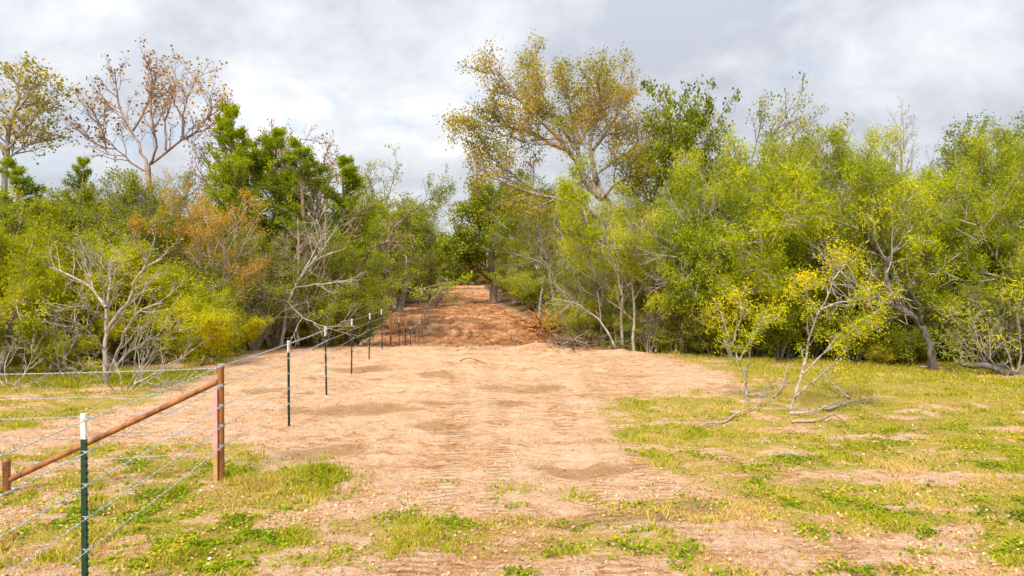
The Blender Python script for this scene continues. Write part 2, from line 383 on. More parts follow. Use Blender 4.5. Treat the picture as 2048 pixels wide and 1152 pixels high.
def masks(x, y):
    wx = x + (fbm(x * 1.1, y * 1.1, 31, 4) - .5) * 1.3; wy = y + (fbm(x * 1.1, y * 1.1, 47, 4) - .5) * 1.6
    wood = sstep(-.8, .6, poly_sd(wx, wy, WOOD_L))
    gl = sstep(-.25, .5, poly_sd(wx, wy, GR_LEFT)); gb = sstep(-.3, .5, poly_sd(wx, wy, GR_BACK)); gr = sstep(-.3, .7, poly_sd(wx, wy, GR_R))
    n = fbm(x * .8, y * 1.5, 61, 4); n2 = fbm(x * 2.6, y * 4.0, 71, 3)
    g = np.maximum(np.maximum(gl, gb), gr)
    brk = sstep(.36, .56, n * .5 + n2 * .5 + .03 * gr - .01)
    g = g * (.15 + .85 * brk)
    sx, sy = gp(1900, 955); g = g * (1 - .85 * np.exp(-(((x - sx) / 3.2) ** 2 + ((y - sy) / .22) ** 2)))
    sx, sy = gp(1650, 905); g = g * (1 - .6 * np.exp(-(((x - sx) / 1.6) ** 2 + ((y - sy) / .3) ** 2)))
    bs = sstep(8.6, 6.4, y) * (1 - gl) * sstep(.43, .60, n2 * .7 + n * .3) * .50    # stray tufts in the front sand
    g = np.maximum(g, bs); g = g * (1 - wood)
    lane = sstep(22.5, 30, y + (fbm(x * .8, y * .8, 77, 3) - .5) * 9) * (1 - wood)
    damp = np.zeros_like(x)
    for px, py, a, b in [(715, 820, 1.2, .7), (650, 905, .7, .4), (1040, 775, 1.2, .7), (880, 803, .5, .35), (865, 852, .6, .3), (1175, 932, .7, .25), (870, 746, .6, .6), (720, 738, .9, .8), (900, 865, .4, .2), (690, 895, .5, .25), (1010, 808, .35, .3), (540, 780, .5, .4), (580, 820, .35, .3)]:
        cx, cy = gp(px, py); q = ((wx * .5 + x * .5 - cx) / a) ** 2 + ((wy * .5 + y * .5 - cy) / b) ** 2
        damp = np.maximum(damp, sstep(1.9, .1, q))
    brown = sstep(-.15, .35, poly_sd(wx, wy, BROWN)) * .8
    return wood, g, lane, damp, brown
def ground():
    xs = ax([(-900, -200, 70), (-200, -60, 14), (-60, -20, 1.6), (-20, -12, .25), (-12, 15, .075), (15, 26, .25), (26, 60, 1.6), (60, 200, 14), (200, 900, 70)])
    ys = ax([(-60, 0, 10), (0, 3.6, .6), (3.6, 12, .055), (12, 26, .11), (26, 60, .28), (60, 110, .7), (110, 240, 3), (240, 700, 20), (700, 2400, 200)])
    X, Y = np.meshgrid(xs, ys); x = X.ravel(); y = Y.ravel()
    z = gz(x, y, True); w, g, ln, dp, br = masks(x, y)
    z = z - .03 * dp - .015 * br
    nx, ny = len(xs), len(ys); i = np.arange(ny - 1)[:, None] * nx; j = np.arange(nx - 1)[None, :]
    a = i + j; Fc = np.stack([a, a + 1, a + nx + 1, a + nx], -1).reshape(-1, 4)
    tr = np.zeros_like(x)
    for tx, wd, cv in ((-1.0, .24, -.004), (-.35, .2, .0), (0.75, .24, .004), (1.5, .22, .012), (2.6, .26, .006)):
        c = tx + .35 * np.sin(y * .16) - .02 * y + cv * (y - 8) ** 2 * .6; tr = np.maximum(tr, sstep(wd, wd * .7, np.abs(x - c)))
    tr *= sstep(.28, .50, fbm(x * .9, y * .4, 91, 3) + .04) * (1 - g) * (1 - w) * sstep(25, 15, y)
    m, nt, out = newmat('sandy_soil'); L = nt.links
    geo = nt.nodes.new('ShaderNodeNewGeometry'); pos = geo.outputs['Position']
    ms = nt.nodes.new('ShaderNodeMapping'); ms.inputs['Scale'].default_value = (1, 1.6, 1); L.new(pos, ms.inputs[0]); pv = ms.outputs[0]
    n1 = noise_n(nt, .55, 6, .6, pv, .4); n2 = noise_n(nt, 3.2, 7, .65, pv, .8); n3 = noise_n(nt, 16, 6, .7, pv, .5); n4 = noise_n(nt, 60, 4, .7, pos)
    wv = nt.nodes.new('ShaderNodeTexWave'); wv.wave_type = 'BANDS'; wv.bands_direction = 'Y'; wv.inputs['Scale'].default_value = 2.6
    wv.inputs['Distortion'].default_value = 1.6; wv.inputs['Detail'].default_value = 2; L.new(pos, wv.inputs['Vector'])
    s = mth(nt, 'ADD', mth(nt, 'MULTIPLY', n1, .22), mth(nt, 'ADD', mth(nt, 'MULTIPLY', n2, .43), mth(nt, 'MULTIPLY', n3, .35)))
    s = mth(nt, 'ADD', s, mth(nt, 'MULTIPLY', mth(nt, 'SUBTRACT', n4, .5), .34))
    sand = ramp(nt, [(.38, (.42, .18, .06)), (.44, (.66, .35, .16)), (.485, (.84, .52, .31)), (.54, (.91, .62, .41)), (.62, (.95, .73, .54))], s)
    ml = nt.nodes.new('ShaderNodeMapping'); ml.inputs['Scale'].default_value = (1, .45, 1); L.new(pos, ml.inputs[0])
    n5 = noise_n(nt, .75, 7, .68, ml.outputs[0], 1.2)
    s2 = mth(nt, 'ADD', mth(nt, 'MULTIPLY', n2, .25), mth(nt, 'ADD', mth(nt, 'MULTIPLY', n3, .15), mth(nt, 'MULTIPLY', n5, .60)))
    lane = ramp(nt, [(.41, (.10, .036, .012)), (.46, (.27, .10, .032)), (.51, (.44, .19, .07)), (.56, (.62, .33, .16)), (.62, (.84, .54, .33))], s2)
    col = mixc(nt, mth(nt, 'MULTIPLY', attr(nt, 'lane'), .92), sand, lane)
    trk = mth(nt, 'MULTIPLY', mth(nt, 'MULTIPLY', attr(nt, 'track'), mrange(nt, wv.outputs['Fac'], .35, .75, 1, 0)), .30)
    col = mixc(nt, trk, col, (.50, .26, .11))
    dampc = ramp(nt, [(.35, (.30, .15, .045)), (.65, (.48, .27, .10))], n3)
    dm = mrange(nt, mth(nt, 'ADD', attr(nt, 'damp'), mth(nt, 'MULTIPLY', mth(nt, 'SUBTRACT', s2, .5), 4.5)), .35, 1.0, 0, .6)
    col = mixc(nt, dm, col, dampc)
    brc = ramp(nt, [(.35, (.28, .19, .03)), (.65, (.50, .34, .11))], n3)
    bm = mrange(nt, mth(nt, 'ADD', attr(nt, 'brown'), mth(nt, 'MULTIPLY', mth(nt, 'SUBTRACT', n2, .5), 1.2)), .2, .9, 0, .8)
    col = mixc(nt, bm, col, brc)
    gc = ramp(nt, [(.36, (.22, .22, .012)), (.45, (.40, .35, .02)), (.54, (.58, .44, .07)), (.64, (.76, .52, .25))], mth(nt, 'ADD', mth(nt, 'MULTIPLY', n3, .6), mth(nt, 'MULTIPLY', n4, .4)))
    gm = mrange(nt, mth(nt, 'ADD', attr(nt, 'grass'), mth(nt, 'MULTIPLY', mth(nt, 'SUBTRACT', n3, .5), 1.1)), .2, .75, 0, .85)
    col = mixc(nt, gm, col, gc)
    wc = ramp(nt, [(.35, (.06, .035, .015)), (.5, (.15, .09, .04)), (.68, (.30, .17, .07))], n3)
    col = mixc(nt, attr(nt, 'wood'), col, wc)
    p = nt.nodes.new('ShaderNodeBsdfPrincipled'); p.inputs['Roughness'].default_value = .95; p.inputs['Specular IOR Level'].default_value = .15
    L.new(col, p.inputs['Base Color'])
    hgt = mth(nt, 'ADD', mth(nt, 'MULTIPLY', n3, 1.0), mth(nt, 'MULTIPLY', n4, .5))
    hgt = mth(nt, 'ADD', hgt, mth(nt, 'MULTIPLY', mth(nt, 'MULTIPLY', wv.outputs['Fac'], attr(nt, 'track')), .7))
    hgt = mth(nt, 'ADD', hgt, mth(nt, 'MULTIPLY', n2, 1.2))
    bp = nt.nodes.new('ShaderNodeBump'); bp.inputs['Strength'].default_value = 1.0; bp.inputs['Distance'].default_value = .10
    L.new(hgt, bp.inputs['Height']); L.new(bp.outputs[0], p.inputs['Normal']); L.new(p.outputs[0], out.inputs[0])
    o = mesh_np('ground', np.stack([x, y, z], 1), Fc, m, True, {'wood': ('POINT', w), 'grass': ('POINT', g), 'lane': ('POINT', ln), 'damp': ('POINT', dp), 'brown': ('POINT', br), 'track': ('POINT', tr)})
    tag(o, 'pink sandy ground with tyre tracks running into the cleared lane', None, None, 'structure')
ground()

# ================================================================== PROTOTYPES
def conifer(seed):
    sk = Skel(seed); H = 9.0
    P = [dict(ch=(64, 70), t0=.08, ang=(50, 82), len=2.7, env=lambda t: (1.02 - t) ** .66 * (.55 + .45 * math.sin(min(1, t * 6) * 1.57)), rc=.035, n=9, wob=.03, up=.015, tip=.12, lift=.02),
         dict(ch=(8, 10), t0=.18, ang=(30, 60), ratio=.30, rc=.012, n=5, wob=.10, up=.07, tip=.25, lift=.15),
         dict(ch=(4, 5), t0=.15, ang=(25, 55), ratio=.5, rc=.006, n=3, wob=.12, up=.05),
         dict(n=2, wob=.12, up=.05)]
    sk.grow(Z0, (0, 0, 1), H, .16, 0, P)
    return finish('cedar_tree', sk, M['brown'], M['brown'], [dict(mat=M['cedar'], n=9, size=.095, spread=.07, shape=.4, mode='plume')], Z0, 0)
def broad(name, seed, H, mat, tm, bm, n=12, size=.10, spread=.14, keep=1, dens=1.0, mode='rand', shape=.6, wide=1.0, bare=.0, t0=.22, up0=.04, extra=None, stems=1, lvl1=(11, 14)):
    sk = Skel(seed); rng = sk.rng
    P = [dict(ch=lvl1, t0=t0, ang=(35, 75), len=H * .36 * wide, env=lambda t: .65 + .6 * math.sin(min(1, t * 1.05) * 2.6), rc=.07, n=7, wob=.09, up=up0, tip=.3, lift=.25),
         dict(ch=(6, 8), t0=.25, ang=(28, 60), ratio=.50, rc=.030, n=6, wob=.16, up=.05, tip=.35, lift=.12),
         dict(ch=(5, 6), t0=.2, ang=(28, 62), ratio=.52, rc=.012, n=4, wob=.18, up=.03),
         dict(ch=(3, 4), t0=.2, ang=(25, 60), ratio=.55, rc=.006, n=3, wob=.18, up=.02),
         dict(n=2, wob=.15)]
    for k in range(stems):
        a = rng.uniform(0, 6.28); ln = 0.05 if stems == 1 else .33
        sk.grow((.15 * math.cos(a) * (stems > 1), .15 * math.sin(a) * (stems > 1), 0), (ln * math.cos(a), ln * math.sin(a), 1), H * .86, .035 * H ** .75, 0, P)
    specs = [dict(mat=mat, n=n, size=size, spread=spread, shape=shape, mode=mode, keep=keep)]
    return finish(name, sk, tm, bm, specs, Z0, 1)
def shrub(name, seed, H, mat, tm, bm, stems=9, n=10, size=.09, spread=.12, keep=1, mode='rand', shape=.55, lean=.55, wind=None):
    sk = Skel(seed); rng = sk.rng
    P = [dict(ch=(7, 9), t0=.18, ang=(28, 65), ratio=.42, rc=.022, n=6, wob=.12, up=.03, tip=.25, lift=.1, env=lambda t: .8 + .4 * t),
         dict(ch=(5, 6), t0=.15, ang=(30, 65), ratio=.5, rc=.011, n=4, wob=.18, up=.02),
         dict(ch=(4, 5), t0=.15, ang=(25, 60), ratio=.5, rc=.006, n=3, wob=.18),
         dict(n=2, wob=.2)]
    for k in range(stems):
        a = rng.uniform(0, 6.28); ln = rng.uniform(.1, lean); r0 = rng.uniform(0, .35)
        sk.grow((r0 * math.cos(a), r0 * math.sin(a), 0), (ln * math.cos(a), ln * math.sin(a), 1), H * rng.uniform(.7, 1.0), .012 * H + .012, 0, P)
    return finish(name, sk, tm, bm, [dict(mat=mat, n=n, size=size, spread=spread, shape=shape, mode=mode, keep=keep)], Z0, 0, sides=(6, 4, 3, 3, 3))
T = {}
T['cedar'] = conifer(11); T['cedar2'] = conifer(12)
T['elm'] = broad('elm_tree', 21, 8, M['elm'], M['brown'], M['grey'], n=9, size=.10, spread=.12)
T['elm2'] = broad('elm_tree', 22, 8, M['brush'], M['grey'], M['grey'], n=8, size=.10, spread=.13, wide=1.15)
T['darkoak'] = broad('oak_tree', 23, 9, M['darkgreen'], M['brown'], M['brown'], n=10, size=.12, spread=.13)
T['liveoak'] = broad('live_oak_tree', 24, 9, M['greyoak'], M['brown'], M['brown'], n=9, size=.12, spread=.14, wide=1.2)
T['postoak'] = broad('post_oak_tree', 25, 10, M['darkgreen'], M['grey'], M['grey'], n=8, size=.15, spread=.14, shape=.8, keep=.8)
T['oakgreen'] = broad('oak_tree', 26, 6, M['oak'], M['grey'], M['pale'], n=7, size=.11, spread=.12, shape=.75, wide=1.2, stems=2)
T['olive'] = broad('elm_tree', 27, 9, M['olive'], M['grey'], M['pale'], n=9, size=.085, spread=.12, wide=1.2)
T['olivehigh'] = broad('elm_tree', 37, 9, M['olive'], M['grey'], M['grey'], n=9, size=.085, spread=.12, wide=1.3, t0=.5, lvl1=(9, 11))
T['orange'] = broad('winged_elm_tree', 28, 7, M['orange'], M['pale'], M['pale'], n=9, size=.075, spread=.12, keep=.95)
T['sparse'] = broad('post_oak_tree', 29, 10, M['brush'], M['grey'], M['grey'], n=4, size=.13, spread=.12, keep=.55, shape=.75)
T['sparsegold'] = broad('post_oak_tree', 30, 10, M['gold'], M['grey'], M['grey'], n=5, size=.13, spread=.12, keep=.7, shape=.75)
T['redbare'] = broad('bare_tree', 31, 8, M['rust'], M['redtwig'], M['redtwig'], n=2, size=.10, spread=.08, keep=.5, up0=.1)
T['bare'] = broad('bare_tree', 32, 9, M['brush'], M['grey'], M['pale'], n=2, size=.10, spread=.1, keep=.15)
WN = np.array([.05, 0, -.03])
def mesquite(seed, H, mat, n=10, keep=.80, tm=None):
    sk = Skel(seed); rng = sk.rng
    P = [dict(ch=(9, 11), t0=.25, ang=(35, 70), ratio=.60, rc=.055, n=7, wob=.16, up=.02, tip=.3, lift=.22),
         dict(ch=(6, 8), t0=.2, ang=(30, 65), ratio=.48, rc=.028, n=6, wob=.2, up=.02, tip=.3, lift=.08),
         dict(ch=(5, 6), t0=.15, ang=(30, 65), ratio=.48, rc=.014, n=4, wob=.22, up=-.01),
         dict(ch=(4, 4), t0=.1, ang=(25, 60), ratio=.5, rc=.006, n=3, wob=.2, up=-.05),
         dict(n=3, wob=.2, up=-.12)]
    for k in range(4):
        a = k * 1.57 + rng.uniform(-.4, .4); ln = rng.uniform(.35, .8)
        sk.grow((.1 * math.cos(a), .1 * math.sin(a), 0), (ln * math.cos(a), ln * math.sin(a), 1), H * .85, .10, 0, P)
    return finish('mesquite_tree', sk, tm or M['dark'], M['pale'], [dict(mat=mat, n=int(n * 1.5), size=.13, spread=.115, shape=.17, mode='feather', keep=keep)], Z0, 0)
T['mesq'] = mesquite(41, 7, M['mesq']); T['mesq2'] = mesquite(42, 7, M['mesq'], n=8, keep=.70)
T['hui'] = mesquite(43, 5, M['yellow'], n=10, tm=M['pale'])
T['bush'] = shrub('shrub', 51, 3.2, M['brush'], M['pale'], M['grey'], n=8)
T['bushg'] = shrub('shrub', 52, 3.0, M['elm'], M['grey'], M['grey'], n=8, stems=8)
T['bushb'] = shrub('bare_shrub', 53, 3.4, M['brush'], M['pale'], M['pale'], n=2, keep=.35, stems=12)
T['bushy'] = shrub('huisache_shrub', 54, 2.4, M['yellow'], M['pale'], M['pale'], n=9, size=.12, shape=.25, mode='feather')
for k in T: T[k].hide_render = False

# ================================================================== PLACEMENT
rd = random.Random(7)
put(T['cedar'], 475, 26.5, 203, 'tall pointed cedar with dark bright green plumes right of the bare brown-leaved tree', 'tree', rz=.3, wide=.95)
put(T['cedar2'], 620, 27.5, 275, 'wide bushy bright green cedar between the pointed cedar and the lane', 'tree', rz=1.3, wide=1.25)
put(T['cedar'], 700, 29.5, 320, 'smaller green cedar leaning over the left edge of the lane', 'tree', rz=2.6, wide=1.25)
put(T['cedar2'], 545, 29, 262, 'green cedar hidden behind the reddish bare twigs', 'tree', rz=4, wide=1.1)
put(T['cedar'], 143, 25, 312, 'thin topped cedar at left between the golden oak and bare tree', 'tree', rz=5, wide=.8)
put(T['cedar2'], 60, 24.5, 318, 'rounded deep green cedar below the golden oak at far left', 'tree', rz=2, wide=1.25)
put(T['cedar'], -30, 26, 330, 'green cedar cut by the left frame edge', 'tree', rz=0.8, wide=1.3)
put(T['darkoak'], 190, 24, 395, 'dark green oak crown behind the yellow huisache thicket', 'tree', wide=1.1)
put(T['elm2'], 255, 25.5, 322, 'olive elm crown just under the fork of the bare tree', 'tree', wide=1.0)
put(T['redbare'], 592, 30, 222, 'reddish bare tree with upright twigs rising behind the cedars', 'tree', rz=1, wide=.8)
put(T['redbare'], 520, 31, 280, 'low reddish bare twigs just right of the cedar point', 'tree', rz=3, wide=.8)
put(T['orange'], 425, 22.3, 345, 'orange-brown winged elm with pale branches left of the cedars', 'tree', rz=.4, wide=.95)
put(T['orange'], 340, 23.5, 388, 'paler orange elm behind the white barked tree', 'tree', rz=2.4, wide=.9)
put(T['elm'], 245, 22.5, 385, 'olive green elm above the yellow thicket, under the bare tree', 'tree', rz=1.2, wide=.9)
put(T['hui'], 95, 18.4, 470, 'yellow-green huisache with feathery leaves left of the white barked tree', 'tree', rz=0, wide=1.2)
put(T['hui'], -10, 17.2, 420, 'bright yellow-green huisache cut by the left frame edge', 'tree', rz=1.9, wide=1.0)
put(T['hui'], 240, 19.6, 460, 'yellow huisache behind the white barked bare tree', 'tree', rz=3.4, wide=1.1)
put(T['hui'], 345, 20.5, 520, 'low yellow-green huisache between the white tree and orange elm', 'tree', rz=4.4, wide=1.0)
put(T['bush'], 420, 21.5, 560, 'olive shrub at the foot of the orange elm', 'shrub', wide=1.1)
put(T['bushy'], 440, 20.9, 665, 'small bright yellow-green shrub by the orange dirt', 'shrub', wide=1.0)
put(T['bush'], 300, 19.8, 625, 'brown-green shrub behind the low bare branches', 'shrub', wide=1.2)
put(T['bushb'], 505, 23.5, 560, 'grey bare shrub left of the dead cedar trunk', 'shrub', wide=1.2)
put(T['bushb'], 545, 24.5, 540, 'tangled grey bare shrub at the foot of the dead cedar', 'shrub', wide=1.0)
put(T['bush'], 640, 25.5, 545, 'olive shrub right of the dead cedar trunk', 'shrub', wide=1.2)
put(T['elm'], 665, 27.2, 450, 'bushy green elm behind the leaning bare tree', 'tree', wide=1.0)
put(T['bushg'], 655, 27.3, 555, 'green shrub beside the bend of the fence', 'shrub', wide=1.2)
put(T['elm'], 70, 21.5, 352, 'rounded bright green elm above the yellow huisache at far left', 'tree', wide=1.15)
put(T['olive'], 345, 27, 330, 'wide olive-brown elm crown right of the bare tree fork', 'tree', wide=1.15)
put(T['olive'], 205, 26.5, 345, 'olive elm crown left of the bare tree fork', 'tree', wide=1.0)
put(T['elm'], 790, 70, 395, 'tall green elm leaning over the fence past the dip', 'tree', wide=1.2)
put(T['liveoak'], 832, 98, 425, 'tall grey-green live oak overhanging the fence far up the lane', 'tree', wide=1.3)
put(T['elm'], 625, 25.6, 470, 'bright green elm at the foot of the wide bushy cedar', 'tree', wide=1.1)
put(T['elm'], 505, 25.2, 440, 'green elm between the pointed cedar and the dead cedar trunk', 'tree', wide=1.0)
put(T['elm'], 735, 47, 365, 'green elm crown between the thin grey oaks left of the lane', 'tree', wide=1.3)
put(T['elm2'], 800, 66, 400, 'dull green elm whose crown reaches over the fence far up', 'tree', wide=1.4)
put(T['liveoak'], 858, 92, 432, 'grey-green live oak nearest the sky gap on the left of the lane', 'tree', wide=1.3)
put(T['liveoak'], 893, 150, 462, 'far live oak filling the bottom of the sky gap', 'tree', wide=1.6)
put(T['redbare'], 625, 31, 238, 'second reddish bare tree top behind the wide bushy cedar', 'tree', rz=2, wide=.9)
put(T['cedar2'], 520, 28.5, 262, 'bushy cedar joining the pointed cedar to the wide one', 'tree', rz=2.2, wide=1.2)
put(T['elm2'], 655, 30.5, 430, 'grey-green elm over the fence dip', 'tree', wide=1.0)
put(T['sparse'], 765, 56, 300, 'thin leaved grey oak standing above the cedars near the lane', 'tree', rz=.7, wide=.8)
put(T['sparse'], 840, 84, 322, 'thin leaved grey oak nearest the gap of sky', 'tree', rz=2.2, wide=.7)
put(T['sparse'], 720, 46, 330, 'sparse grey oak just behind the smaller cedar', 'tree', rz=4.2, wide=.8)
put(T['elm'], 672, 37, 430, 'green elm on the left bank of the dip', 'tree', wide=1.2)
put(T['bushg'], 690, 35, 560, 'green thicket shrub on the left bank where the fence dips', 'shrub', wide=1.5)
put(T['elm2'], 745, 50, 455, 'pale green elm lining the left of the lane past the dip', 'tree', wide=1.2)
put(T['liveoak'], 775, 62, 462, 'grey-green live oak lining the left of the lane', 'tree', wide=1.2)
put(T['liveoak'], 838, 88, 470, 'far live oak on the left of the lane', 'tree', wide=1.2)
put(T['darkoak'], 872, 118, 470, 'far dark oak on the left of the lane', 'tree', wide=1.2)
# right of the lane
put(T['postoak'], 1370, 30, 138, 'tall dark green oak with big leaves right of the golden tree', 'tree', rz=.5, wide=.75)
put(T['sparse'], 1490, 29, 150, 'thin leaved tall oak with twiggy top right of the dark green oak', 'tree', rz=1.6, wide=.7)
put(T['sparse'], 1560, 30, 185, 'thin leaved tree with a twiggy top leaning right', 'tree', rz=3.1, wide=.75)
put(T['sparsegold'], 1625, 29, 218, 'rusty gold leaved tree top above the mesquites', 'tree', rz=.2, wide=.7)
put(T['sparse'], 1445, 31, 195, 'sparse tall tree just right of the dark green oak', 'tree', rz=5.1, wide=.6)
put(T['bare'], 1790, 26, 178, 'bare twiggy tree sticking up above the right mesquites', 'tree', rz=2.0, wide=.6)
put(T['sparse'], 1895, 27, 225, 'thin topped tree above the right mesquites', 'tree', rz=2.8, wide=.7)
put(T['liveoak'], 1960, 26, 232, 'grey-green oak top at the upper right edge', 'tree', rz=1, wide=.9)
put(T['liveoak'], 2060, 25, 225, 'grey-green oak cut by the right frame edge', 'tree', rz=2.2, wide=1.0)
put(T['mesq'], 1425, 23, 300, 'lime green feathery mesquite right of the golden tree', 'tree', rz=.1, wide=.9)
put(T['mesq2'], 1530, 22.5, 272, 'wide lime mesquite crown behind the two saplings', 'tree', rz=1.4, wide=.9)
put(T['mesq'], 1660, 22.8, 275, 'lime mesquite crown above the pale upright trunk', 'tree', rz=2.7, wide=.85)
put(T['mesq2'], 1780, 21.5, 262, 'lime mesquite with many bare grey limbs right of the saplings', 'tree', rz=3.9, wide=.9)
put(T['mesq'], 1910, 21.3, 270, 'dense lime mesquite over the leaning black trunk', 'tree', rz=5.2, wide=.9)
put(T['mesq2'], 2030, 20.5, 285, 'lime mesquite at the right frame edge', 'tree', rz=.6, wide=1.0)
put(T['mesq'], 2120, 18.5, 330, 'near lime mesquite whose branches enter from the right edge', 'tree', rz=1.9, wide=.8)
for px_, Y_, yt_, k_, lb_ in [(1350, 22.8, 625, 'bushg', 'low green shrub at the wood edge left of the left yellow sapling'), (1425, 21.9, 618, 'bush', 'low olive shrub just behind the left yellow sapling'), (1520, 21.3, 612, 'bushg', 'low green shrub between the twin yellow saplings'), (1620, 20.9, 622, 'bush', 'low olive shrub behind the taller yellow sapling'), (1820, 19.0, 640, 'bushg', 'low green shrub left of the leaning black trunk'), (1290, 23.8, 610, 'bush', 'low olive shrub behind the dirt mound')]:
    put(T[k_], px_, Y_, yt_, lb_, 'shrub', wide=1.5)
put(T['mesq'], 1975, 19.6, 500, 'low lime mesquite behind the fan of bare branches', 'tree', rz=.4, wide=1.2)
put(T['bushg'], 1700, 20.0, 600, 'green shrub behind the taller yellow sapling', 'shrub', wide=1.5)
put(T['bushg'], 1560, 20.6, 590, 'green shrub in the gap between the yellow saplings', 'shrub', wide=1.4)
put(T['mesq2'], 2075, 18.6, 480, 'low lime mesquite drooping over the black limb', 'tree', rz=2.2, wide=1.25)
put(T['olive'], 1330, 26.5, 372, 'yellow-olive elm at the right foot of the golden tree', 'tree', rz=4, wide=.8)
put(T['oakgreen'], 1470, 20.8, 415, 'bright green broad leaved oak with a few orange leaves behind the left sapling', 'tree', rz=.3, wide=.8)
put(T['oakgreen'], 1580, 21.2, 455, 'bright green oak bush between the two saplings', 'tree', rz=2, wide=.9)
put(T['olivehigh'], 1110, 33, 385, 'olive elm over the right edge of the lane', 'tree', rz=.3, wide=1.0)
put(T['olive'], 1190, 29.5, 372, 'olive elm crown hiding the trunk of the golden tree', 'tree', rz=1.5, wide=1.0)
put(T['olivehigh'], 1075, 44, 380, 'golden-olive elm leaning over the lane beside the live oak', 'tree', rz=2.6, wide=1.0)
put(T['olive'], 1275, 27.5, 385, 'olive elm right of the leaning golden tree trunk', 'tree', rz=3.7, wide=.9)
put(T['elm'], 1165, 29, 490, 'green elm above the heap of torn roots', 'tree', rz=.9, wide=1.2)
put(T['elm2'], 1200, 26.2, 480, 'dull green elm behind the pale arching sapling', 'tree', rz=2.9, wide=1.1)
put(T['bushg'], 1160, 28.5, 580, 'green shrub above the heap of torn roots', 'shrub', wide=1.3)
put(T['bush'], 1160, 25.4, 590, 'olive shrub behind the fallen grey branches', 'shrub', wide=1.3)
put(T['darkoak'], 1140, 41, 450, 'dark oak behind the green shrub at the lane edge', 'tree', wide=1.2)
put(T['elm'], 1310, 25, 470, 'green elm between the golden tree and the bright oak', 'tree', wide=1.1)
put(T['bushg'], 1390, 23.5, 560, 'green shrub behind the thin bare saplings', 'shrub', wide=1.3)
put(T['bush'], 1760, 20.2, 590, 'olive shrub under the right mesquites', 'shrub', wide=1.3)
put(T['bushy'], 1770, 19.2, 668, 'low yellow-green shrub left of the leaning black trunk', 'shrub', wide=1.4)
put(T['bushy'], 1950, 19, 672, 'low yellow-green shrub just right of the foot of the leaning black trunk', 'shrub', wide=1.2)
put(T['bushb'], 1370, 22.7, 590, 'bare grey stems at the wood edge left of the saplings', 'shrub', wide=1.0)
put(T['bushb'], 1300, 23.0, 600, 'bare grey stems behind the dirt mound', 'shrub', wide=.9)
put(T['bushb'], 1960, 18.5, 560, 'tangle of pale bare stems above the black limb', 'shrub', wide=1.3)
put(T['bushb'], 1810, 20.6, 500, 'pale bare tangle in front of the right mesquites', 'shrub', wide=1.1)
put(T['darkoak'], 975, 150, 500, 'far dark oak on the right of the lane end', 'tree', wide=1.3)
# undergrowth and deep woods
LAND = [(-600, 60, 'the golden oak at far left'), (60, 230, 'the white barked tree'), (230, 380, 'the bare rusty-leaved tree'), (380, 520, 'the orange elm'), (520, 640, 'the dead cedar trunk'), (640, 735, 'the smaller cedar'),
        (735, 830, 'the dip of the fence'), (830, 940, 'the far end of the fence'), (940, 1010, 'the live oak'), (1010, 1080, 'the broken trunk'), (1080, 1160, 'the torn roots'), (1160, 1250, 'the arching sapling'), (1250, 1340, 'the golden tree foot'),
        (1340, 1430, 'the dark green post oak'), (1430, 1540, 'the left yellow sapling'), (1540, 1620, 'the twin sapling gap'), (1620, 1740, 'the taller yellow sapling'), (1740, 1830, 'the low yellow-green shrubs'), (1830, 1930, 'the leaning black trunk'), (1930, 2600, 'the black limb at right')]
FILLED = []
def relabel():
    cnt = {}
    for o, word in FILLED:
        px = 1024 + F * o.location.x / o.location.y; nm = next((n for a, b, n in LAND if a <= px < b), 'the frame edge')
        cnt.setdefault('%s %s' % (word, nm), []).append((px, o))
    num = ['', 'first', 'second', 'third', 'fourth', 'fifth', 'sixth', 'seventh', 'eighth']
    for base, lst in cnt.items():
        lst.sort(key=lambda t: t[0]); n = len(lst)
        for i, (px, o) in enumerate(lst):
            if n == 1: o['label'] = base
            elif n <= 8: o['label'] = base + ((', the left one', ', the right one')[i] if n == 2 else ', %s from left' % num[i + 1])
            else: o['label'] = base
WORDS = {'darkoak': 'dark green oak', 'elm': 'green elm', 'cedar2': 'green cedar', 'liveoak': 'grey-green live oak', 'olive': 'olive elm', 'bush': 'olive shrub', 'bushg': 'green shrub', 'bushb': 'bare grey shrub'}
def fill(kinds, n, xr, yr, hr, label, cat, group, seed, test=None, wide=(1.0, 1.4)):
    r = random.Random(seed); k = 0; tries = 0
    while k < n and tries < 2000:
        tries += 1; y = r.uniform(*yr); x = r.uniform(xr[0], xr[1]) if not callable(xr[0]) else r.uniform(xr[0](y), xr[1](y))
        if float(poly_sd(np.array(x), np.array(y), WOOD_L)) < .8: continue
        if test and not test(x, y): continue
        kd = r.choice(kinds); o = place(T[kd], x, y, r.uniform(*hr), label, cat, group, rng=r, wide=r.uniform(*wide)); k += 1
        FILLED.append((o, WORDS[kd] + (' just behind' if y < 27.5 else ' deeper behind' if y < 38 else ' far beyond' if y < 62 else ' far off past')))
LL = lambda y: -.80 * y; LR = lambda y: -9.5 - .08 * y; RL = lambda y: 5.8 - .07 * y; RR = lambda y: .80 * y
fill(['darkoak', 'elm', 'cedar2'], 16, (LL, LR), (27, 36), (5.0, 7.5), 'trees filling the woods left of the lane, behind the front row', 'tree', 'trees deep in the left woods', 1)
fill(['darkoak', 'elm', 'liveoak'], 16, (LL, LR), (38, 70), (7, 9.5), 'far trees in the woods left of the lane', 'tree', 'far trees in the left woods', 2)
fill(['darkoak', 'elm', 'olive'], 20, (RL, RR), (27, 37), (5.0, 7.2), 'trees filling the woods right of the lane, behind the front row', 'tree', 'trees deep in the right woods', 3)
fill(['darkoak', 'elm', 'liveoak'], 20, (RL, RR), (39, 75), (7, 10), 'far trees in the woods right of the lane', 'tree', 'far trees in the right woods', 4)
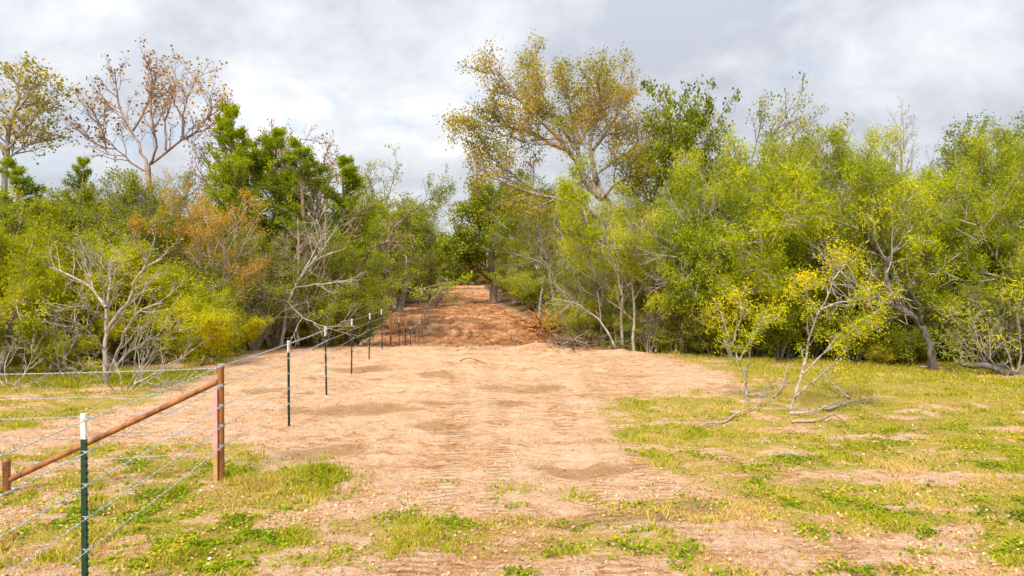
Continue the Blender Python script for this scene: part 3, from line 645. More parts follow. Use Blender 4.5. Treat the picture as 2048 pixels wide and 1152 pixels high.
fill(['bush', 'bushg'], 26, (LL, lambda y: -9.0), (20, 26), (2.0, 3.4), 'understory shrubs under the trees left of the lane', 'shrub', 'understory shrubs in the left woods', 5)
fill(['bush', 'bushg', 'bushb'], 40, (RL, RR), (20.5, 27), (1.8, 3.2), 'understory shrubs under the trees right of the lane', 'shrub', 'understory shrubs in the right woods', 6)
for s, (a, b) in enumerate(((lambda y: -14 - .055 * y, lambda y: -8.4 - .055 * y), (lambda y: 6.3 - .07 * y, lambda y: 10.5 - .07 * y))):
    sd_ = ('left', 'right')[s]
    fill(['bush', 'bushg'], 12, (a, b), (30, 60), (2.2, 3.4), 'shrubs lining the %s side of the lane past the dip' % sd_, 'shrub', 'shrubs along the %s side of the lane' % sd_, 8 + s, wide=(1.2, 1.8))
    fill(['liveoak', 'darkoak', 'elm'], 14, (lambda y, a=a: a(y) - (1 - s) * 2, lambda y, b=b: b(y) + s * 2), (60, 165), (9.5, 14), 'far trees lining the %s side of the lane' % sd_, 'tree', 'far trees along the %s side of the lane' % sd_, 18 + s)
    fill(['bush', 'bushg'], 18, (a, b), (60, 165), (3, 4.2), 'far shrubs lining the %s side of the lane' % sd_, 'shrub', 'far shrubs along the %s side of the lane' % sd_, 28 + s, wide=(1.3, 1.9))
for k, (x, y) in enumerate([(-20, 212), (-14, 206), (-9, 209), (-4, 206), (1, 212), (-17, 222), (-6, 224), (-26, 218), (6, 220)]):
    place(T[('darkoak', 'liveoak', 'elm')[k % 3]], x, y, 13.5 + (k * 37 % 5) * .6, 'far trees closing the end of the lane', 'tree', 'trees closing the end of the lane', wide=1.3, rng=rd)
    FILLED.append((T_last[0], 'tall tree closing the far lane, past'))
for k in range(8):
    place(T['bush'], -21 + k * 2.7, 198 + (k % 3), 6.5, 'far shrubs closing the end of the lane', 'shrub', 'shrubs closing the end of the lane', wide=1.8, rng=rd)
    FILLED.append((T_last[0], 'far shrub at the lane end, past'))

relabel()
# ================================================================== HERO TREES (traced limbs, own depth)
def guide(sk, pts, r0, r1, lvl, P, Y, dY=0, cr=None, children=True, n=None, jit=.06):
    """pts in photo pixels; Y distance, dY = drift in distance from first to last point"""
    w = [np.array(at(px, Y + dY * i / max(1, len(pts) - 1), py)) for i, (px, py) in enumerate(pts)]
    w = np.array(w); seg = np.r_[0, np.cumsum(np.linalg.norm(np.diff(w, axis=0), axis=1))]
    m = n or max(4, 3 * (len(pts) - 1)); t = np.linspace(0, seg[-1], m + 1)
    q = np.stack([np.interp(t, seg, w[:, i]) for i in range(3)], 1)
    if m > 3:
        q[1:-1] = q[1:-1] * .5 + (q[:-2] + q[2:]) * .25
        q[1:-1] += sk.rng.normal(size=(m - 1, 3)) * jit * (seg[-1] / m)
    sk.add(q, np.linspace(r0, r1, m + 1), lvl, P, children, cr=cr)
    return q
def golden():
    Y = 33; sk = Skel(101)
    P = [dict(ch=(0, 0)),
         dict(ch=(13, 16), t0=.15, ang=(30, 70), len=2.3, rc=.035, lift=.1, env=lambda t: 1.05 - .45 * t),
         dict(ch=(6, 8), t0=.2, ang=(25, 55), ratio=.48, rc=.022, n=6, wob=.14, up=.05, lift=.12, tip=.35),
         dict(ch=(4, 5), t0=.2, ang=(25, 60), ratio=.5, rc=.011, n=4, wob=.16, up=.04),
         dict(ch=(3, 4), t0=.2, ang=(25, 60), ratio=.55, rc=.007, n=3, wob=.18), dict(n=2, wob=.2)]
    b = at(1300, Y)
    guide(sk, [(1300, HY + (CAMZ - b.z) * F / Y), (1268, 560), (1240, 470), (1215, 407), (1168, 355)], .30, .21, 0, P, Y, 0, children=False)
    guide(sk, [(1262, 550), (1225, 420), (1189, 350)], .22, .15, 0, P, Y, .5, children=False)
    L = [([(1168, 358), (1140, 303), (1095, 254), (1047, 210), (1000, 148)], .14, -2), ([(1168, 358), (1151, 282), (1137, 205), (1132, 145)], .13, 1.5),
         ([(1189, 355), (1179, 268), (1205, 205), (1190, 148)], .13, -1.2), ([(1130, 300), (1106, 292), (1054, 261), (1001, 254), (950, 250)], .09, -1),
         ([(1189, 350), (1227, 322), (1268, 300), (1290, 262)], .10, 1.6), ([(1150, 300), (1100, 215), (1072, 175), (1068, 130)], .10, 2.2),
         ([(1185, 300), (1225, 250), (1245, 200), (1240, 160)], .09, 2.5), ([(1240, 470), (1160, 410), (1085, 393), (1036, 380), (970, 345), (935, 355)], .12, -3),
         ([(1095, 395), (1030, 350), (975, 315), (950, 290)], .06, -1.5), ([(1200, 400), (1240, 360), (1290, 345)], .08, -2)]
    for pts, r, dY in L: guide(sk, pts, r, r * .3, 1, P, Y, dY)
    o = finish('golden_oak_tree', sk, M['grey'], M['grey'], [dict(mat=M['gold'], n=4, size=.10, spread=.20, shape=.7, keep=.55)], tuple(b), 1)
    tag(o, 'tallest tree, golden-orange leaves on a leaning pale trunk right of the lane', 'tree')
golden()
def brownleaf():
    Y = 28; sk = Skel(102)
    P = [dict(ch=(0, 0)),
         dict(ch=(10, 12), t0=.2, ang=(25, 55), len=1.5, rc=.022, lift=.2, env=lambda t: 1.05 - .4 * t),
         dict(ch=(5, 7), t0=.2, ang=(25, 60), ratio=.5, rc=.012, n=5, wob=.16, up=.06, lift=.12, tip=.35),
         dict(ch=(4, 5), t0=.2, ang=(25, 60), ratio=.5, rc=.009, n=4, wob=.16, up=.05), dict(n=3, wob=.2)]
    b = at(312, Y)
    guide(sk, [(312, HY + (CAMZ - b.z) * F / Y), (310, 560), (305, 430), (297, 333)], .16, .11, 0, P, Y, 0, children=False)
    L = [([(295, 335), (285, 301), (267, 267), (243, 222), (233, 145)], .065, 1.0), ([(268, 262), (295, 218), (312, 170), (299, 130)], .05, -1),
         ([(300, 330), (316, 305), (312, 263), (302, 222), (306, 150)], .055, -1.2), ([(302, 329), (340, 301), (375, 270), (417, 263), (448, 218)], .06, .8),
         ([(333, 300), (333, 239), (354, 170), (350, 140)], .05, 1.5), ([(368, 275), (368, 222), (388, 170), (399, 152)], .05, 1.2),
         ([(297, 345), (264, 329), (243, 301), (201, 294), (160, 262)], .045, -.8), ([(215, 296), (208, 260), (190, 225), (180, 212)], .035, -1), ([(390, 268), (420, 235), (425, 200)], .04, -1)]
    for pts, r, dY in L: guide(sk, pts, r, r * .3, 1, P, Y, dY)
    o = finish('post_oak_tree', sk, M['redtwig'], M['redtwig'], [dict(mat=M['rust'], n=2, size=.11, spread=.10, shape=.75, keep=.36)], tuple(b), 1)
    tag(o, 'tall nearly bare tree with scattered rusty brown leaves against the sky at left', 'tree')
brownleaf()
def leftgold():
    Y = 27; sk = Skel(103)
    P = [dict(ch=(0, 0)),
         dict(ch=(12, 14), t0=.1, ang=(30, 65), len=1.4, rc=.03, lift=.2),
         dict(ch=(5, 7), t0=.2, ang=(25, 60), ratio=.5, rc=.017, n=5, wob=.16, up=.05, lift=.1, tip=.35),
         dict(ch=(4, 5), t0=.2, ang=(25, 60), ratio=.5, rc=.009, n=4, wob=.16), dict(n=3, wob=.2)]
    b = at(10, Y)
    guide(sk, [(10, HY + (CAMZ - b.z) * F / Y), (8, 500), (12, 320)], .15, .10, 0, P, Y, 0, children=False)
    for pts, r, dY in [([(12, 325), (20, 260), (38, 200), (45, 140)], .10, .5), ([(15, 300), (60, 250), (95, 200), (112, 195)], .06, -1), ([(12, 310), (-20, 250), (-30, 180), (-20, 140)], .07, 1),
                       ([(14, 318), (60, 290), (110, 280)], .05, .8), ([(30, 235), (62, 190), (78, 155)], .05, -1), ([(12, 330), (-40, 300), (-80, 260)], .06, -1)]: guide(sk, pts, r, r * .3, 1, P, Y, dY)
    o = finish('post_oak_tree', sk, M['grey'], M['grey'], [dict(mat=M['gold'], n=3, size=.11, spread=.13, shape=.75, keep=.6)], tuple(b), 1)
    tag(o, 'tall golden-brown leaved oak at the far left frame edge', 'tree')
leftgold()
def baretree(name, seed, Y, base, limbs, label, cat, mat='pale', tw='pale', leaf=None, L1=1.0, ch=(5, 7), r0=None, trunkmat=None, ups=.06):
    sk = Skel(seed)
    P = [dict(ch=ch, t0=.25, ang=(25, 60), len=L1, rc=.016, lift=.15, env=lambda t: 1.1 - .5 * t),
         dict(ch=(3, 5), t0=.2, ang=(25, 55), ratio=.5, rc=.009, n=6, wob=.13, up=ups, tip=.35),
         dict(ch=(2, 4), t0=.2, ang=(25, 55), ratio=.5, rc=.006, n=4, wob=.15, up=ups), dict(n=3, wob=.15)]
    for l in limbs: guide(sk, l[0], l[1], l[1] * (l[3] if len(l) > 3 else .3), 0, P, Y, l[2] if len(l) > 2 else 0)
    b = at(base[0], Y, base[1])
    sp = []
    if leaf: sp = leaf
    o = finish(name, sk, M[trunkmat or mat], M[tw], sp, tuple(b), 0)
    return tag(o, label, cat)
yl = dict(mat=M['yellow'], n=9, size=.075, spread=.10, shape=.28, mode='feather', keep=.35)
baretree('white_barked_tree', 111, 15.6, (212, 766), [
    ([(212, 768), (208, 695), (215, 660), (212, 608), (222, 556), (220, 520)], .058, .6), ([(213, 664), (240, 622), (264, 598), (267, 567), (288, 535), (326, 518)], .05, -.8),
    ([(212, 615), (188, 580), (163, 560), (132, 546), (100, 535)], .04, .6), ([(216, 750), (236, 695), (257, 643), (288, 615), (328, 605)], .04, -1.2),
    ([(218, 745), (250, 710), (280, 688), (318, 670)], .035, .8), ([(212, 640), (185, 620), (150, 610), (120, 622)], .025, -.8), ([(209, 700), (180, 668), (150, 640), (115, 628)], .025, -1.2),
    ([(188, 580), (180, 545), (183, 520)], .02, .4), ([(212, 608), (205, 570), (208, 530)], .025, -.5)],
    'white barked bare tree with many forks behind the left wires', 'tree', leaf=[yl], L1=1.15, ch=(6, 9))
baretree('sapling', 112, 16.6, (122, 750), [
    ([(122, 752), (112, 705), (108, 653), (112, 625)], .035, .3), ([(118, 735), (83, 709), (45, 692), (10, 700)], .022, -.6), ([(122, 730), (138, 700), (152, 676)], .02, .5),
    ([(122, 745), (140, 765), (166, 778)], .02, -1.2)], 'small white bare sapling left of the white barked tree', 'sapling', L1=.8)
baretree('bare_shrub', 113, 14.6, (245, 790), [
    ([(240, 795), (290, 755), (345, 725), (392, 695)], .022, 1), ([(245, 795), (262, 758), (300, 720), (312, 690)], .018, -.5), ([(245, 795), (270, 770), (280, 735), (275, 700)], .016, .8),
    ([(250, 795), (310, 770), (360, 765), (395, 742)], .018, .6), ([(240, 795), (215, 770), (180, 740), (165, 725)], .018, -.6), ([(245, 790), (240, 750), (228, 720)], .015, .3), ([(250, 792), (320, 750), (335, 715)], .014, -.7)],
    'low spreading bare white branches right of the white barked tree', 'shrub', L1=.8, ch=(5, 7))
baretree('bare_shrub', 114, 15.2, (20, 775), [([(15, 780), (-20, 740), (-40, 700)], .02), ([(20, 780), (50, 745), (70, 700)], .018, .5), ([(15, 778), (5, 730), (25, 690)], .018, .9), ([(18, 780), (60, 765), (95, 760)], .014, -.6)],
    'low bare white branches at the left frame edge', 'shrub', L1=.8, ch=(5, 7))
baretree('leaning_bare_tree', 115, 24, (562, 690), [
    ([(562, 692), (571, 627), (586, 579), (612, 538), (639, 514), (689, 498)], .07, .5), ([(606, 545), (630, 503), (645, 473), (633, 438)], .035, .8), ([(590, 575), (632, 570), (683, 562), (715, 560)], .03, -.8),
    ([(577, 605), (597, 632), (653, 656), (700, 640)], .028, -1.4), ([(577, 605), (545, 595), (510, 592)], .025, -1), ([(625, 522), (660, 480), (675, 450)], .025, 1), ([(590, 575), (585, 530), (600, 490)], .02, -.8)],
    'grey bare tree leaning right in front of the dead cedar trunk', 'tree', L1=1.5, ch=(7, 9))
baretree('dead_cedar_tree', 116, 25, (594, 688), [([(594, 690), (597, 567), (596, 438)], .10, 0, .3), ([(597, 520), (575, 500), (568, 490)], .02), ([(597, 500), (618, 480), (626, 470)], .02, -.5), ([(597, 560), (570, 545), (562, 540)], .02, -.6), ([(597, 480), (580, 462)], .018, .4)],
    'dead reddish cedar trunk standing upright with short broken twigs', 'tree', mat='redtwig', tw='redtwig', L1=.9, ch=(7, 9), ups=0)
yg = dict(mat=M['sapleaf'], n=11, size=.06, spread=.07, shape=.34, mode='feather', keep=.46)
def sapling(seed, Y, base, limbs, label, selz, L1=.34, ch=(6, 8)):
    sk = Skel(seed)
    P = [dict(ch=ch, t0=.35, ang=(25, 60), len=L1, rc=.012, lift=.15, env=lambda t: .8 + .3 * t),
         dict(ch=(5, 6), t0=.2, ang=(25, 60), ratio=.5, rc=.007, n=5, wob=.16, up=0, tip=.35),
         dict(ch=(3, 4), t0=.2, ang=(25, 60), ratio=.5, rc=.004, n=3, wob=.18, up=-.05), dict(n=3, wob=.18, up=-.1)]
    for l in limbs: guide(sk, l[0], l[1], l[1] * .3, 0, P, Y, l[2])
    b = at(base[0], Y, base[1]); sp = dict(yg); sp['sel'] = lambda t: t[0][2] > selz
    o = finish('mesquite_sapling', sk, M['pale'], M['pale'], [sp], tuple(b), 0); return tag(o, label, 'sapling')
sapling(121, 13.3, (1495, 806), [([(1495, 808), (1493, 760), (1480, 725), (1459, 678), (1441, 622)], .027, .3), ([(1492, 765), (1500, 700), (1524, 626)], .017, -.5), ([(1478, 722), (1500, 670), (1560, 630)], .02, .6), ([(1465, 690), (1480, 640), (1490, 600)], .02, -.4), ([(1494, 790), (1515, 788), (1530, 783)], .02, -.2)],
    'left of the two yellow-leaved pale saplings standing in the right grass', at(1500, 13.3, 712).z)
sapling(122, 12.4, (1580, 829), [([(1580, 831), (1593, 782), (1606, 743), (1615, 691), (1628, 643), (1654, 600), (1671, 543)], .031, .4), ([(1590, 795), (1628, 765), (1680, 713), (1712, 675)], .019, -.5),
    ([(1604, 748), (1645, 708), (1693, 678), (1725, 640)], .018, .6), ([(1640, 620), (1690, 600), (1740, 600)], .02, .5), ([(1628, 645), (1612, 600), (1605, 560)], .018, -.4), ([(1650, 705), (1700, 650), (1760, 620)], .02, -.6), ([(1665, 560), (1690, 530), (1700, 510)], .015, .2)],
    'taller leaning forked sapling with yellow leaves, right of its twin in the grass', at(1600, 12.4, 735).z, L1=.37)
baretree('arching_sapling', 123, 23, (1233, 697), [([(1233, 700), (1210, 651), (1177, 621), (1144, 604), (1104, 598)], .045, .3), ([(1180, 625), (1160, 615), (1146, 602)], .015, -.5), ([(1160, 610), (1130, 612), (1090, 606)], .014, .5)],
    'pale sapling arching left over the fallen branches', 'sapling', L1=.8)
baretree('sapling', 124, 23.3, (1245, 693), [([(1245, 700), (1245, 600), (1236, 528), (1226, 462)], .06, .3), ([(1244, 590), (1215, 575), (1205, 560)], .02), ([(1238, 545), (1215, 500), (1212, 460)], .025, .4), ([(1238, 530), (1262, 490), (1270, 450)], .025, -.4)],
    'thin pale upright sapling just right of the arching one', 'sapling', L1=1.0)
baretree('sapling', 125, 22.6, (1268, 697), [([(1268, 702), (1270, 600), (1264, 545), (1262, 470)], .055, .3), ([(1268, 600), (1285, 570), (1300, 555)], .02, -.4), ([(1265, 560), (1290, 520), (1330, 500)], .025, .4)],
    'second thin pale sapling beside the dirt mound', 'sapling', L1=1.0)
for q, (px, Y) in enumerate([(1312, 22.8), (1352, 22.5), (1405, 22.3), (1438, 22.6)]):
    lb = ['grey twisted stem at the wood edge right of the two thin saplings', 'short pale forked stem in the dark wood edge', 'leaning pale stem at the wood edge near the green shrub', 'pale stem at the wood edge closest to the left yellow sapling'][q]
    dx = (-10, 14, -18, 10)[q]
    baretree('sapling', 130 + q, Y, (px, 700), [([(px, 704), (px + 4, 660), (px + dx, 610), (px + dx * 1.4, 560)], .05, .4), ([(px + 4, 650), (px - dx, 610), (px - dx * 2, 580)], .025, -.4)], lb, 'sapling', L1=.9)
baretree('bare_tree', 126, 22, (1440, 700), [([(1440, 706), (1430, 620), (1418, 530)], .08, 0, .7), ([(1418, 530), (1370, 520), (1320, 510), (1270, 495)], .05, -.8), ([(1400, 525), (1360, 490), (1300, 470), (1250, 470)], .035, .5), ([(1420, 540), (1390, 500), (1370, 440), (1340, 400)], .045, -.6),
    ([(1425, 560), (1370, 560), (1310, 570)], .03, -1), ([(1418, 530), (1440, 470), (1430, 420)], .035, .6), ([(1380, 480), (1400, 440), (1440, 410)], .02, -1)],
    'spreading grey bare tree with long level branches left of the bright oak', 'tree', L1=1.3, ch=(7, 9))
baretree('dark_trunk_mesquite_tree', 127, 17.9, (1866, 732), [([(1868, 740), (1858, 678), (1840, 643), (1793, 613), (1741, 590)], .115, .5, .5), ([(1741, 590), (1700, 560), (1640, 520)], .07, .6), ([(1793, 613), (1770, 560), (1775, 517), (1810, 478), (1823, 450)], .07, .6),
    ([(1845, 650), (1830, 590), (1800, 560)], .05, -.8), ([(1775, 605), (1720, 610), (1670, 600)], .04, -1)],
    'leaning blackish mesquite trunk with rough bark at the right wood edge', 'tree', mat='dark', tw='pale', L1=1.5, ch=(5, 7))
baretree('bare_tree', 128, 20.2, (1700, 712), [([(1698, 716), (1702, 604), (1710, 543), (1706, 474), (1700, 420)], .085, .2, .4), ([(1702, 590), (1730, 560), (1760, 545)], .03, -.5), ([(1708, 550), (1680, 520), (1650, 500)], .03, .6), ([(1708, 500), (1740, 470), (1770, 440)], .03, .5), ([(1706, 480), (1680, 440), (1670, 400)], .03, -.5)],
    'pale grey upright trunk behind the taller yellow sapling', 'tree', L1=1.4, ch=(7, 9))
baretree('fallen_limb', 129, 17.3, (2000, 742), [([(1905, 722), (1950, 732), (1979, 731), (2027, 752), (2075, 748), (2140, 735)], .08, -.4, 1.0), ([(1985, 733), (2010, 728), (2027, 745), (2040, 760)], .05, -.2)],
    'black drooping limb lying along the grass at the right edge', 'branch', mat='dark', tw='pale', L1=.5, ch=(2, 3))
baretree('bare_shrub', 131, 17.5, (2020, 745), [([(2010, 752), (1966, 700), (1930, 660), (1915, 640)], .03, -.4), ([(2030, 750), (2010, 690), (1990, 640), (1992, 600)], .03, .5), ([(2035, 748), (2045, 690), (2030, 640), (2048, 590)], .03, -.6), ([(2000, 740), (1960, 715), (1915, 700)], .02, -.7), ([(2050, 748), (2075, 680), (2070, 620)], .03, .4)],
    'fan of pale bare branches rising from the black limb', 'shrub', L1=1.1, ch=(8, 10), leaf=[dict(mat=M['mesq'], n=12, size=.12, spread=.14, shape=.2, mode='feather', keep=.45)])
def lane_oak():
    Y = 82; sk = Skel(140)
    P = [dict(ch=(0, 0)), dict(ch=(10, 12), t0=.15, ang=(30, 65), len=4.6, rc=.09, lift=.2),
         dict(ch=(6, 8), t0=.2, ang=(30, 60), ratio=.5, rc=.04, n=5, wob=.15, up=.05, tip=.35), dict(ch=(5, 6), t0=.2, ang=(25, 60), ratio=.5, rc=.02, n=4, wob=.15), dict(n=3, wob=.2)]
    b = at(987, Y); by = HY + (CAMZ - b.z) * F / Y
    guide(sk, [(988, by), (986, 545), (983, 502)], .48, .36, 0, P, Y, 0, children=False)
    for pts, r, dY in [([(982, 562), (962, 545), (930, 520), (905, 512)], .2, -3), ([(984, 550), (960, 522), (925, 500)], .18, 2), ([(983, 502), (960, 460), (945, 420)], .22, -2), ([(984, 500), (1000, 450), (1000, 410)], .22, 2), ([(985, 520), (1020, 490), (1050, 470)], .2, -3), ([(983, 500), (975, 450), (970, 405)], .2, 3)]:
        guide(sk, pts, r, r * .3, 1, P, Y, dY)
    o = finish('live_oak_tree', sk, M['brown'], M['brown'], [dict(mat=M['greyoak'], n=13, size=.26, spread=.34, shape=.6)], tuple(b), 1)
    tag(o, 'live oak with a thick dark trunk and low limbs at the right of the lane', 'tree')
    sk = Skel(141); b = at(1030, 76); by = HY + (CAMZ - b.z) * F / 76
    guide(sk, [(1030, by), (1029, 570), (1031, 538)], .42, .3, 0, P, 76, 0, children=False, jit=.15)
    guide(sk, [(1046, by), (1044, 575), (1040, 545)], .22, .12, 0, P, 76, .5, children=False)
    o = finish('broken_tree_trunk', sk, M['brown'], M['brown'], [], tuple(b), 1)
    tag(o, 'thick broken brown trunk without a crown right of the live oak', 'tree trunk')
lane_oak()

# ================================================================== FALLEN WOOD, ROOTS
def lying(name, pts, r, label, cat='branch', mat='pale', kids=(2, 3), seed=1, L1=.4):
    sk = Skel(seed); w = []
    for px, py, h in pts:
        x, y = gp(px, py); w.append((x, y, gzf(x, y) + h))
    w = np.array(w); seg = np.r_[0, np.cumsum(np.linalg.norm(np.diff(w, axis=0), axis=1))]; m = 14; t = np.linspace(0, seg[-1], m + 1)
    q = np.stack([np.interp(t, seg, w[:, i]) for i in range(3)], 1); q[1:-1] = q[1:-1] * .5 + (q[:-2] + q[2:]) * .25
    P = [dict(ch=kids, t0=.3, ang=(20, 50), len=L1, rc=r * .5, flat=.3), dict(ch=(1, 2), t0=.3, ang=(20, 50), ratio=.6, rc=.006, n=5, wob=.12), dict(n=3, wob=.15)]
    sk.add(q, np.linspace(r, r * .4, m + 1), 0, P)
    o = finish(name, sk, M[mat], M['pale'], [], tuple(w[0]), 9); o.children[0].name = 'limb'; return tag(o, label, cat)
lying('fallen_branch', [(1389, 860, .03), (1428, 849, .05), (1448, 853, .04), (1471, 838, .07), (1500, 826, .08), (1524, 816, .12)], .022, 'forked white dead branch lying in the grass left of the saplings', seed=201)
lying('fallen_branch', [(1584, 845, .03), (1620, 847, .05), (1641, 846, .06), (1669, 836, .10), (1693, 847, .03)], .032, 'short thick pale branch with a bent orange end, nearest on the grass', mat='redtwig', seed=202, kids=(0, 1))
lying('fallen_branch', [(1580, 829, .04), (1600, 831, .05), (1622, 829, .05), (1655, 818, .08), (1685, 808, .1)], .020, 'pale branch lying from the foot of the taller sapling', seed=203)
lying('fallen_branch', [(1655, 822, .04), (1690, 812, .08), (1732, 808, .1), (1750, 806, .08)], .024, 'grey forked dead branch lying right of the taller sapling', mat='grey', seed=204, kids=(4, 5), L1=.7)
lying('fallen_branch', [(1700, 800, .04), (1660, 780, .2), (1640, 760, .3)], .02, 'thin dead twig sticking up right of the taller sapling', seed=205, kids=(2, 3))
lying('fallen_branch', [(1548, 797, .02), (1565, 785, .12), (1576, 758, .35)], .02, 'thin forked twig poking up between the two saplings', seed=206, kids=(2, 3), L1=.3)
lying('fallen_branch', [(1840, 741, .1), (1870, 740, .08), (1905, 741, .06)], .03, 'thin pale stick lying in front of the leaning black trunk', seed=207, kids=(0, 1))
lying('fallen_branch', [(920, 722, .02), (935, 719, .08), (955, 722, .05), (972, 727, .02)], .018, 'dark curved stick lying on the sand at the lane mouth', mat='brown', seed=208, kids=(2, 3), L1=.5)
M['root'] = barkmat('torn_root_wood', (.20, .08, .02), (.56, .25, .065), 6)
def roots():
    Y = 26.2; sk = Skel(301); rng = sk.rng; c = np.array(at(1100, Y, 664))
    P = [dict(ch=(2, 4), t0=.2, ang=(20, 60), ratio=.55, rc=.02, n=6, wob=.2, up=-.05), dict(ch=(2, 3), ratio=.5, rc=.01, n=5, wob=.25, ang=(20, 60)), dict(n=3, wob=.25)]
    for k in range(70):
        d = rng.normal(size=3) * np.array([1, .6, .6]) + np.array([-.1, -.4, .1]); q0 = rng.normal(size=3) * np.array([.5, .15, .12]); q0[2] -= .3 * q0[0]
        sk.grow(c + q0, d, rng.uniform(.4, 1.3), rng.uniform(.015, .05), 0, P)
    sk.polys = [(np.maximum(p, np.array([-1e9, -1e9, gzf(p[0][0], p[0][1]) + .01])), r, l) for p, r, l in sk.polys]
    b = at(1105, Y); o = finish('uprooted_stump', sk, M['root'], M['root'], [], tuple(b), 9)
    o.children[0].name = 'roots'
    tag(o, 'uprooted stump with a burst of orange torn roots at the right lane edge', 'stump')
    sk = Skel(302)
    q = guide(sk, [(1105, 668), (1130, 675), (1165, 682), (1210, 684)], .07, .03, 0, [dict(ch=(5, 6), t0=.3, ang=(20, 45), len=1.1, rc=.02), dict(ch=(3, 4), ratio=.5, rc=.01, n=5, wob=.12, ang=(20, 50)), dict(n=3, wob=.15)], Y - .3, -.4)
    guide(sk, [(1107, 669), (1125, 652), (1160, 672), (1185, 678)], .035, .015, 0, [dict(ch=(3, 4), t0=.3, ang=(20, 45), len=.8, rc=.015), dict(ch=(3, 4), ratio=.5, rc=.01, n=5, wob=.12, ang=(20, 50)), dict(n=3, wob=.15)], Y - .3, -.4)
    tag(finish('fallen_branch', sk, M['pale'], M['grey'], [], tuple(b), 9), 'pale fallen trunk with bare branches behind the torn orange roots', 'branch')
    for q, (px, Yq, n, lab) in enumerate([(1165, 24.5, 60, 'dark heap of broken brush right of the torn roots'), (1075, 30, 50, 'heap of torn roots and sticks further along the right lane edge'), (1060, 36, 40, 'low heap of sticks far along the right lane edge'), (1230, 23.6, 22, 'scatter of sticks behind the dirt mound')]):
        sk = Skel(310 + q); rng = sk.rng; b = np.array(at(px, Yq))
        P = [dict(ch=(1, 3), t0=.3, ang=(20, 50), ratio=.5, rc=.008, n=5, wob=.12), dict(n=3, wob=.2)]
        for k in range(n):
            a = rng.uniform(0, 6.28); rr = rng.uniform(0, 1)
            d = np.array([math.cos(a), math.sin(a), rng.uniform(-.1, .5)])
            sk.grow(b + np.array([rng.normal() * .8, rng.normal() * .4, rng.uniform(.02, .35)]), d, rng.uniform(.4, 1.3), rng.uniform(.01, .03), 0, P)
        tag(finish('brush_pile', sk, M['root'] if q == 1 else M['brown'], M['grey'], [], tuple(b), 9), lab, 'brush pile')
roots()

# ================================================================== FENCE
M['post_green'] = plain('green_post_paint', (.004, .035, .022), (.010, .065, .040), 30, .45)
M['post_white'] = plain('white_post_paint', (.62, .62, .60), (.82, .82, .80), 25, .5)
M['rustpipe'] = plain('rusty_pipe', (.13, .042, .014), (.40, .155, .045), 9, .65, .1, (1, 1, .5), .5)
M['wire'] = plain('galvanised_wire', (.36, .38, .42), (.58, .60, .64), 40, .45, .3)
M['pink'] = plain('pink_marker_paint', (.78, .27, .26), (.88, .38, .36), 18, .7)
M['lath'] = plain('raw_lath_wood', (.42, .22, .07), (.58, .33, .12), 25, .8)
def fx(Y): return -3.13 - .106 * (Y - 5) if Y < 11 else -3.766 + .0 - .0655 * (Y - 11)
def fline(Y):
    # fence line drawn through the measured post feet
    ys = [1.5, 5, 8.1, 10.9, 14.1, 17.5, 20.8, 23.9, 27.2, 30.5, 33.8, 37.1, 40.4, 43.7, 47, 50.3, 53.6, 73, 120, 150, 200]
    xs = [-2.76, -3.13, -3.46, -3.57, -3.84, -4.12, -4.36, -4.55, -4.84, -5.04, -5.3, -5.54, -5.74, -5.95, -6.2, -6.41, -6.6, -8.1, -11.7, -13.3, -16.4]
    return float(np.interp(Y, ys, xs))
WZ = [1.36, 1.125, .885, .645, .405]
def box_vf(x0, x1, y0, y1, z0, z1, V, Fc):
    b = len(V); V += [(x0, y0, z0), (x1, y0, z0), (x1, y1, z0), (x0, y1, z0), (x0, y0, z1), (x1, y0, z1), (x1, y1, z1), (x0, y1, z1)]
    Fc += [tuple(b + i for i in f) for f in ((0, 3, 2, 1), (4, 5, 6, 7), (0, 1, 5, 4), (1, 2, 6, 5), (2, 3, 7, 6), (3, 0, 4, 7))]
def extr(prof, z0, z1, V, Fc):
    b = len(V); n = len(prof); V += [(x, y, z0) for x, y in prof] + [(x, y, z1) for x, y in prof]
    Fc += [(b + i, b + (i + 1) % n, b + n + (i + 1) % n, b + n + i) for i in range(n)] + [tuple(b + n + i for i in range(n)), tuple(b + i for i in reversed(range(n)))]
TPROF = [(-.019, -.004), (.019, -.004), (.019, .002), (.004, .002), (.003, .034), (-.003, .034), (-.004, .002), (-.019, .002)]
fence = empty('wire_fence', (fline(8.1), 8.1, 0))
tag(fence, 'long barbed wire fence on green posts with white tips running up the lane', 'fence')
fo = np.array(fence.location)
def tmeshes():
    V = []; Fc = []; extr(TPROF, -.35, 1.21, V, Fc)
    for k in range(22): box_vf(-.009, .009, -.013, -.0045, .05 + k * .053, .068 + k * .053, V, Fc)
    a = mesh_py('post', V, Fc, M['post_green']); V = []; Fc = []; extr(TPROF, 1.211, 1.40, V, Fc)
    for k in range(3): box_vf(-.009, .009, -.013, -.0045, 1.23 + k * .053, 1.248 + k * .053, V, Fc)
    b = mesh_py('painted_tip', V, Fc, M['post_white']); b.parent = a; return a
tp = tmeshes(); first = True
def ring_tube(pts, r, k=6):
    pts = [np.array(p, float) for p in pts]; return tubes([(np.array(pts), np.full(len(pts), r), k)], None)
posts = []           # (x, y, ground z, height)
ys = [1.9, 5.0, 8.1, 10.9, 14.1, 17.5, 20.8, 23.9, 27.2] + [30.5 + 3.3 * i for i in range(38)]
pipes = {8.1, 27.2}
tilt = random.Random(5)
